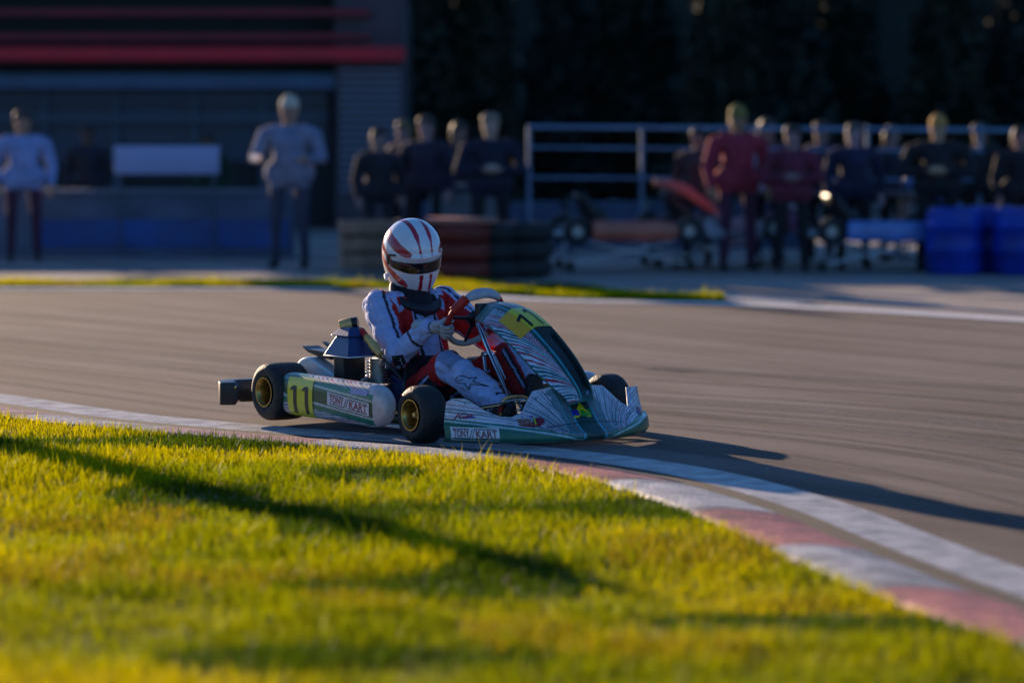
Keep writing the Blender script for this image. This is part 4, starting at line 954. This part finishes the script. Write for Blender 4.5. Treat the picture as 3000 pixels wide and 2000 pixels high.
figure(2320, 29.6, 372, R(175), (.15,.02,.045), BKc, (.35,.2,.2), (.03,.02,.03), 'person in a long maroon jacket right of the olive cap', wide=1.25, arm='cross')
figure(2500, 30.4, 366, R(190), (.018,.022,.06), BKc, (.38,.27,.29), (.10,.07,.08), 'grey haired person in a dark blue coat between maroon jacket and tan cap', wide=1.3)
figure(2745, 30, 345, R(170), (.016,.015,.02), BKc, (.55,.33,.20), (.30,.15,.04), 'person in black with a tan orange cap, large figure at the right', (.52,.26,.06), wide=1.5, arm='cross')
figure(2985, 30.6, 376, R(200), (.02,.015,.02), BKc, (.42,.20,.17), (.03,.02,.02), 'person with a reddish face and black coat at the right edge', wide=1.3)
figure(1345, 31.8, 362, R(215), (.016,.018,.03), BKc, (.25,.16,.13), (.02,.015,.01), 'dark haired person between the plum coat and the man in navy', wide=1.2)
figure(1185, 32.2, 358, R(140), (.05,.02,.04), BKc, (.33,.20,.2), (.12,.05,.03), 'brown haired person overlapping the slatted pillar edge', wide=1.1)
figure(2245, 32.0, 352, R(215), (.10,.035,.05), (.03,.02,.03), (.30,.18,.15), (.02,.02,.02), 'taller person standing behind the olive cap and maroon jacket', wide=1.2)
figure(2405, 32.3, 362, R(140), (.03,.02,.045), BKc, (.32,.2,.18), (.05,.03,.02), 'person in aubergine coat turned left beside the maroon jacket', wide=1.15)
figure(2610, 32.2, 372, R(220), (.02,.025,.05), BKc, (.30,.19,.17), (.03,.02,.02), 'dark coated person just left of the tan orange cap', wide=1.2)
figure(2868, 31.6, 366, R(150), (.018,.018,.022), BKc, (.25,.15,.12), (.015,.012,.01), 'black haired person between the tan orange cap and the right edge', wide=1.3)
# board held above the wall
wb = empty('notice_board', (bp(490, 32.6), 32.6, 0), label='blank white board on two legs in front of the grey wall', cat='board')
o = MB().box(-.56,.56,-.02,.02,bz(510, 32.6),bz(428, 32.6)).build('panel', mat('board_white', (.34,.38,.62), .5, var=.12, scale=2), wb, .008)
MB().tube([(-.5,.03,0),(-.5,.03,bz(440, 32.6))], .018, 8).build('leg', mat('slate_frame'), wb); MB().tube([(.5,.03,0),(.5,.03,bz(440, 32.6))], .018, 8).build('leg', mat('slate_frame'), wb)
gb = empty('crate', (bp(1362, 30.9), 30.9, 0), label='tall pale grey storage bin below the man in navy', cat='bin')
o = MB().box(-.36,.36,-.2,.2,.10,bz(548, 30.9)-.04).build('body', mat('bin_grey', (.13,.14,.17), .6, var=.2, scale=4), gb, .03)
MB().box(-.38,.38,-.22,.22,bz(548, 30.9)-.035,bz(538, 30.9)).build('lid', mat('bin_lid', (.07,.10,.14), .5), gb, .02)
for s in (-1, 1): MB().tube([(s*.28,-.15,.05),(s*.28,.15,.05)], .05, 14).build('wheel', M_RUB, gb)
# tyre stacks beside the far grass
def tyre_stack(px, Y, n, m, label):
    t = empty('tyre_stack', (bp(px, Y), Y, 0), random.random(), label=label, cat='tyre stack', group='tyre stacks beside the far grass')
    for k in range(n):
        prof = catm([(-.07,.13),(-.085,.17),(-.085,.23),(-.06,.275),(0,.29),(.06,.275),(.085,.23),(.085,.17),(.07,.13)], 3)
        o = MB().lathe(prof, (random.uniform(-.012,.012),random.uniform(-.012,.012),.09+.172*k), 'z', 28).build('tyre', m, t)
M_RT = mat('red_tyre_paint', (.20,.022,.010), .6, var=.4, scale=6); M_BT = mat('black_tyre', (.022,.021,.022), .7, var=.4, scale=6, bump=.4, bscale=40)
tyre_stack(1348, 28.4, 3, M_RT, 'red painted tyre stack immediately right of the helmet')
for i, (px, lb) in enumerate([(1262, 'black tyre stack half hidden by the helmet'), (1437, 'black tyre stack right beside the red one'), (1530, 'black tyre stack at the right end of the row')]): tyre_stack(px+random.uniform(-4,4), 28.5+.15*i, 3, M_BT, lb)
bd_ = MB().box(bp(1262, 28.3)-.05, bp(1455, 28.3), 28.2, 28.75, .525, .565).build('plank', mat('salmon_board', (.42,.16,.12), .6, var=.2), None, .004); tag(bd_, 'salmon coloured plank lying across the tops of the tyre stacks', 'plank')
cr = empty('wooden_crate', (bp(1085, 29.5), 29.5, 0), .2, label='tan wooden crate left of the helmet', cat='crate')
for i in range(3):
    for s in (-1, 1): MB().box(-.28,.28,s*.2-.01,s*.2+.01,.06+.16*i,.19+.16*i).build('slat', mat('tan_wood', (.34,.20,.13), .7, var=.35, scale=8), cr, .003)
    for s in (-1, 1): MB().box(s*.28-.01,s*.28+.01,-.188,.188,.06+.16*i,.19+.16*i).build('slat', mat('tan_wood'), cr, .003)
MB().box(-.265,.265,-.185,.185,.05,.47).build('load', mat('dark_load', (.03,.025,.02), .9), cr)
# parked karts on trolleys and blue drums
def parked(px, Y, c1, c2, label, sx=1):
    t = empty('parked_kart', (bp(px, Y), Y, 0), R(8), label=label, cat='kart', group='karts parked on trolleys')
    ma = mat('fairing_%.2f' % c1[0], c1, .35, var=.3, scale=5, coat=.4); mb_ = mat('fairing_%.2f' % c2[0], c2, .35, var=.3, scale=5, coat=.4)
    for x in (-.55, .55):
        for y in (-.5, .5):
            MB().lathe(catm([(-.07,.066),(-.07,.115),(-.05,.135),(.05,.135),(.07,.115),(.07,.066)], 3), (x, y, .40), 'y', 24).build('tyre', M_RUB, t)
            MB().lathe([(-.06,.066),(-.02,.05),(-.02,.002)], (x, y, .40), 'y', 20).build('rim', M_STEEL, t)
    MB().box(-.75,.75,-.30,.30,.34,.38).build('frame', M_STEEL, t, .01)
    pf = podfn(-1); o = psurf('side_pod', pf, 30, 30, ma, t, None, (0, 2*math.pi), (0, 1), closeu=True); o.location = (0.05, 0, .24)
    o = psurf('nose', lambda u, v: nose(u, v), 50, 12, mb_, t, None, (-1, 1), (0, 1), thick=.01); o.location = (-.02, 0, .30)
    o = psurf('steering_fairing', nassau, 16, 30, ma, t, None, (-1, 1), (0, 1), thick=.006); o.location = (-.05, 0, .28)
    o = psurf('seat', seatfn, 16, 20, M_BLACK, t, None, (-1, 1), (0, 1), thick=.01); o.location = (0, 0, .28)
    b = MB()
    for s in (-1, 1):
        b.tube([(-.6,.3*s,.33),(.6,.3*s,.06)], .014); b.tube([(.6,.3*s,.33),(-.6,.3*s,.06)], .014)
    b.tube([(-.6,-.3,.06),(-.6,.3,.06)], .014); b.tube([(.6,-.3,.06),(.6,.3,.06)], .014); b.build('trolley', M_CHROME, t)
    for x in (-.6, .6):
        for s in (-1, 1): MB().tube([(x, s*.31,.05),(x, s*.35,.05)], .05, 12).build('castor', M_RUB, t)
parked(1830, 30.2, (.50,.10,.06), (.32,.30,.36), 'parked kart on a trolley with orange red bodywork', 1)
parked(2080, 31.0, (.32,.05,.14), (.30,.12,.25), 'parked kart on a trolley with pink bodywork in front of the red jacket', 1)
parked(2560, 30.2, (.10,.22,.60), (.25,.32,.48), 'parked kart on a trolley with pale blue bodywork', 1)
def drum(px, Y, label):
    t = empty('plastic_drum', (bp(px, Y), Y, 0), label=label, cat='drum', group='blue plastic drums'); t.scale = (1, 1, .76)
    MB().lathe([(0,.001),(0,.25),(.03,.27),(.28,.27),(.30,.285),(.33,.27),(.58,.27),(.60,.285),(.63,.27),(.80,.26),(.84,.22),(.84,.001)], (0,0,0), 'z', 32).build('body', mat('drum_blue', (.006,.045,.46), .45, var=.5, scale=3, bump=.3, bscale=12), t)
    MB().tube([(.1,-.1,.84),(.1,-.1,.87)], .035, 12).build('bung', M_BLACK, t)
for px, Y, lb in ((2795, 29.4, 'royal blue drum, leftmost of the three at the right edge'), (2900, 29.8, 'royal blue drum in the middle of the three at the right edge'), (2992, 29.3, 'royal blue drum, cut by the right edge')): drum(px, Y, lb)
# folding table in the middle distance
tb = empty('folding_table', (bp(2420, 31.8), 31.8, 0), label='dark folding table behind the parked karts', cat='table')
MB().box(-.9,.9,-.35,.35,.70,.74).build('tabletop', mat('table_top', (.10,.09,.10), .5), tb, .006)
for x in (-.8,.8):
    for y in (-.3,.3): MB().tube([(x,y,0),(x,y,.7)], .018, 8).build('leg', M_CHROME, tb)
# unseen post added left of the frame to throw the shadow across the verge
mp_ = MB().lathe([(0,.001),(0,.15),(1.50,.135),(1.66,.07),(1.70,.001)], (0,0,0), 'z', 20).build('shadow_post', mat('shadow_post_wood', (.25,.16,.10), .8, var=.4), None); mp_.location = (-4.15, 16.55, 0); tag(mp_, 'unseen round post added on the verge beyond the left edge to cast the long shadow', 'post')
bpy.context.view_layer.update()
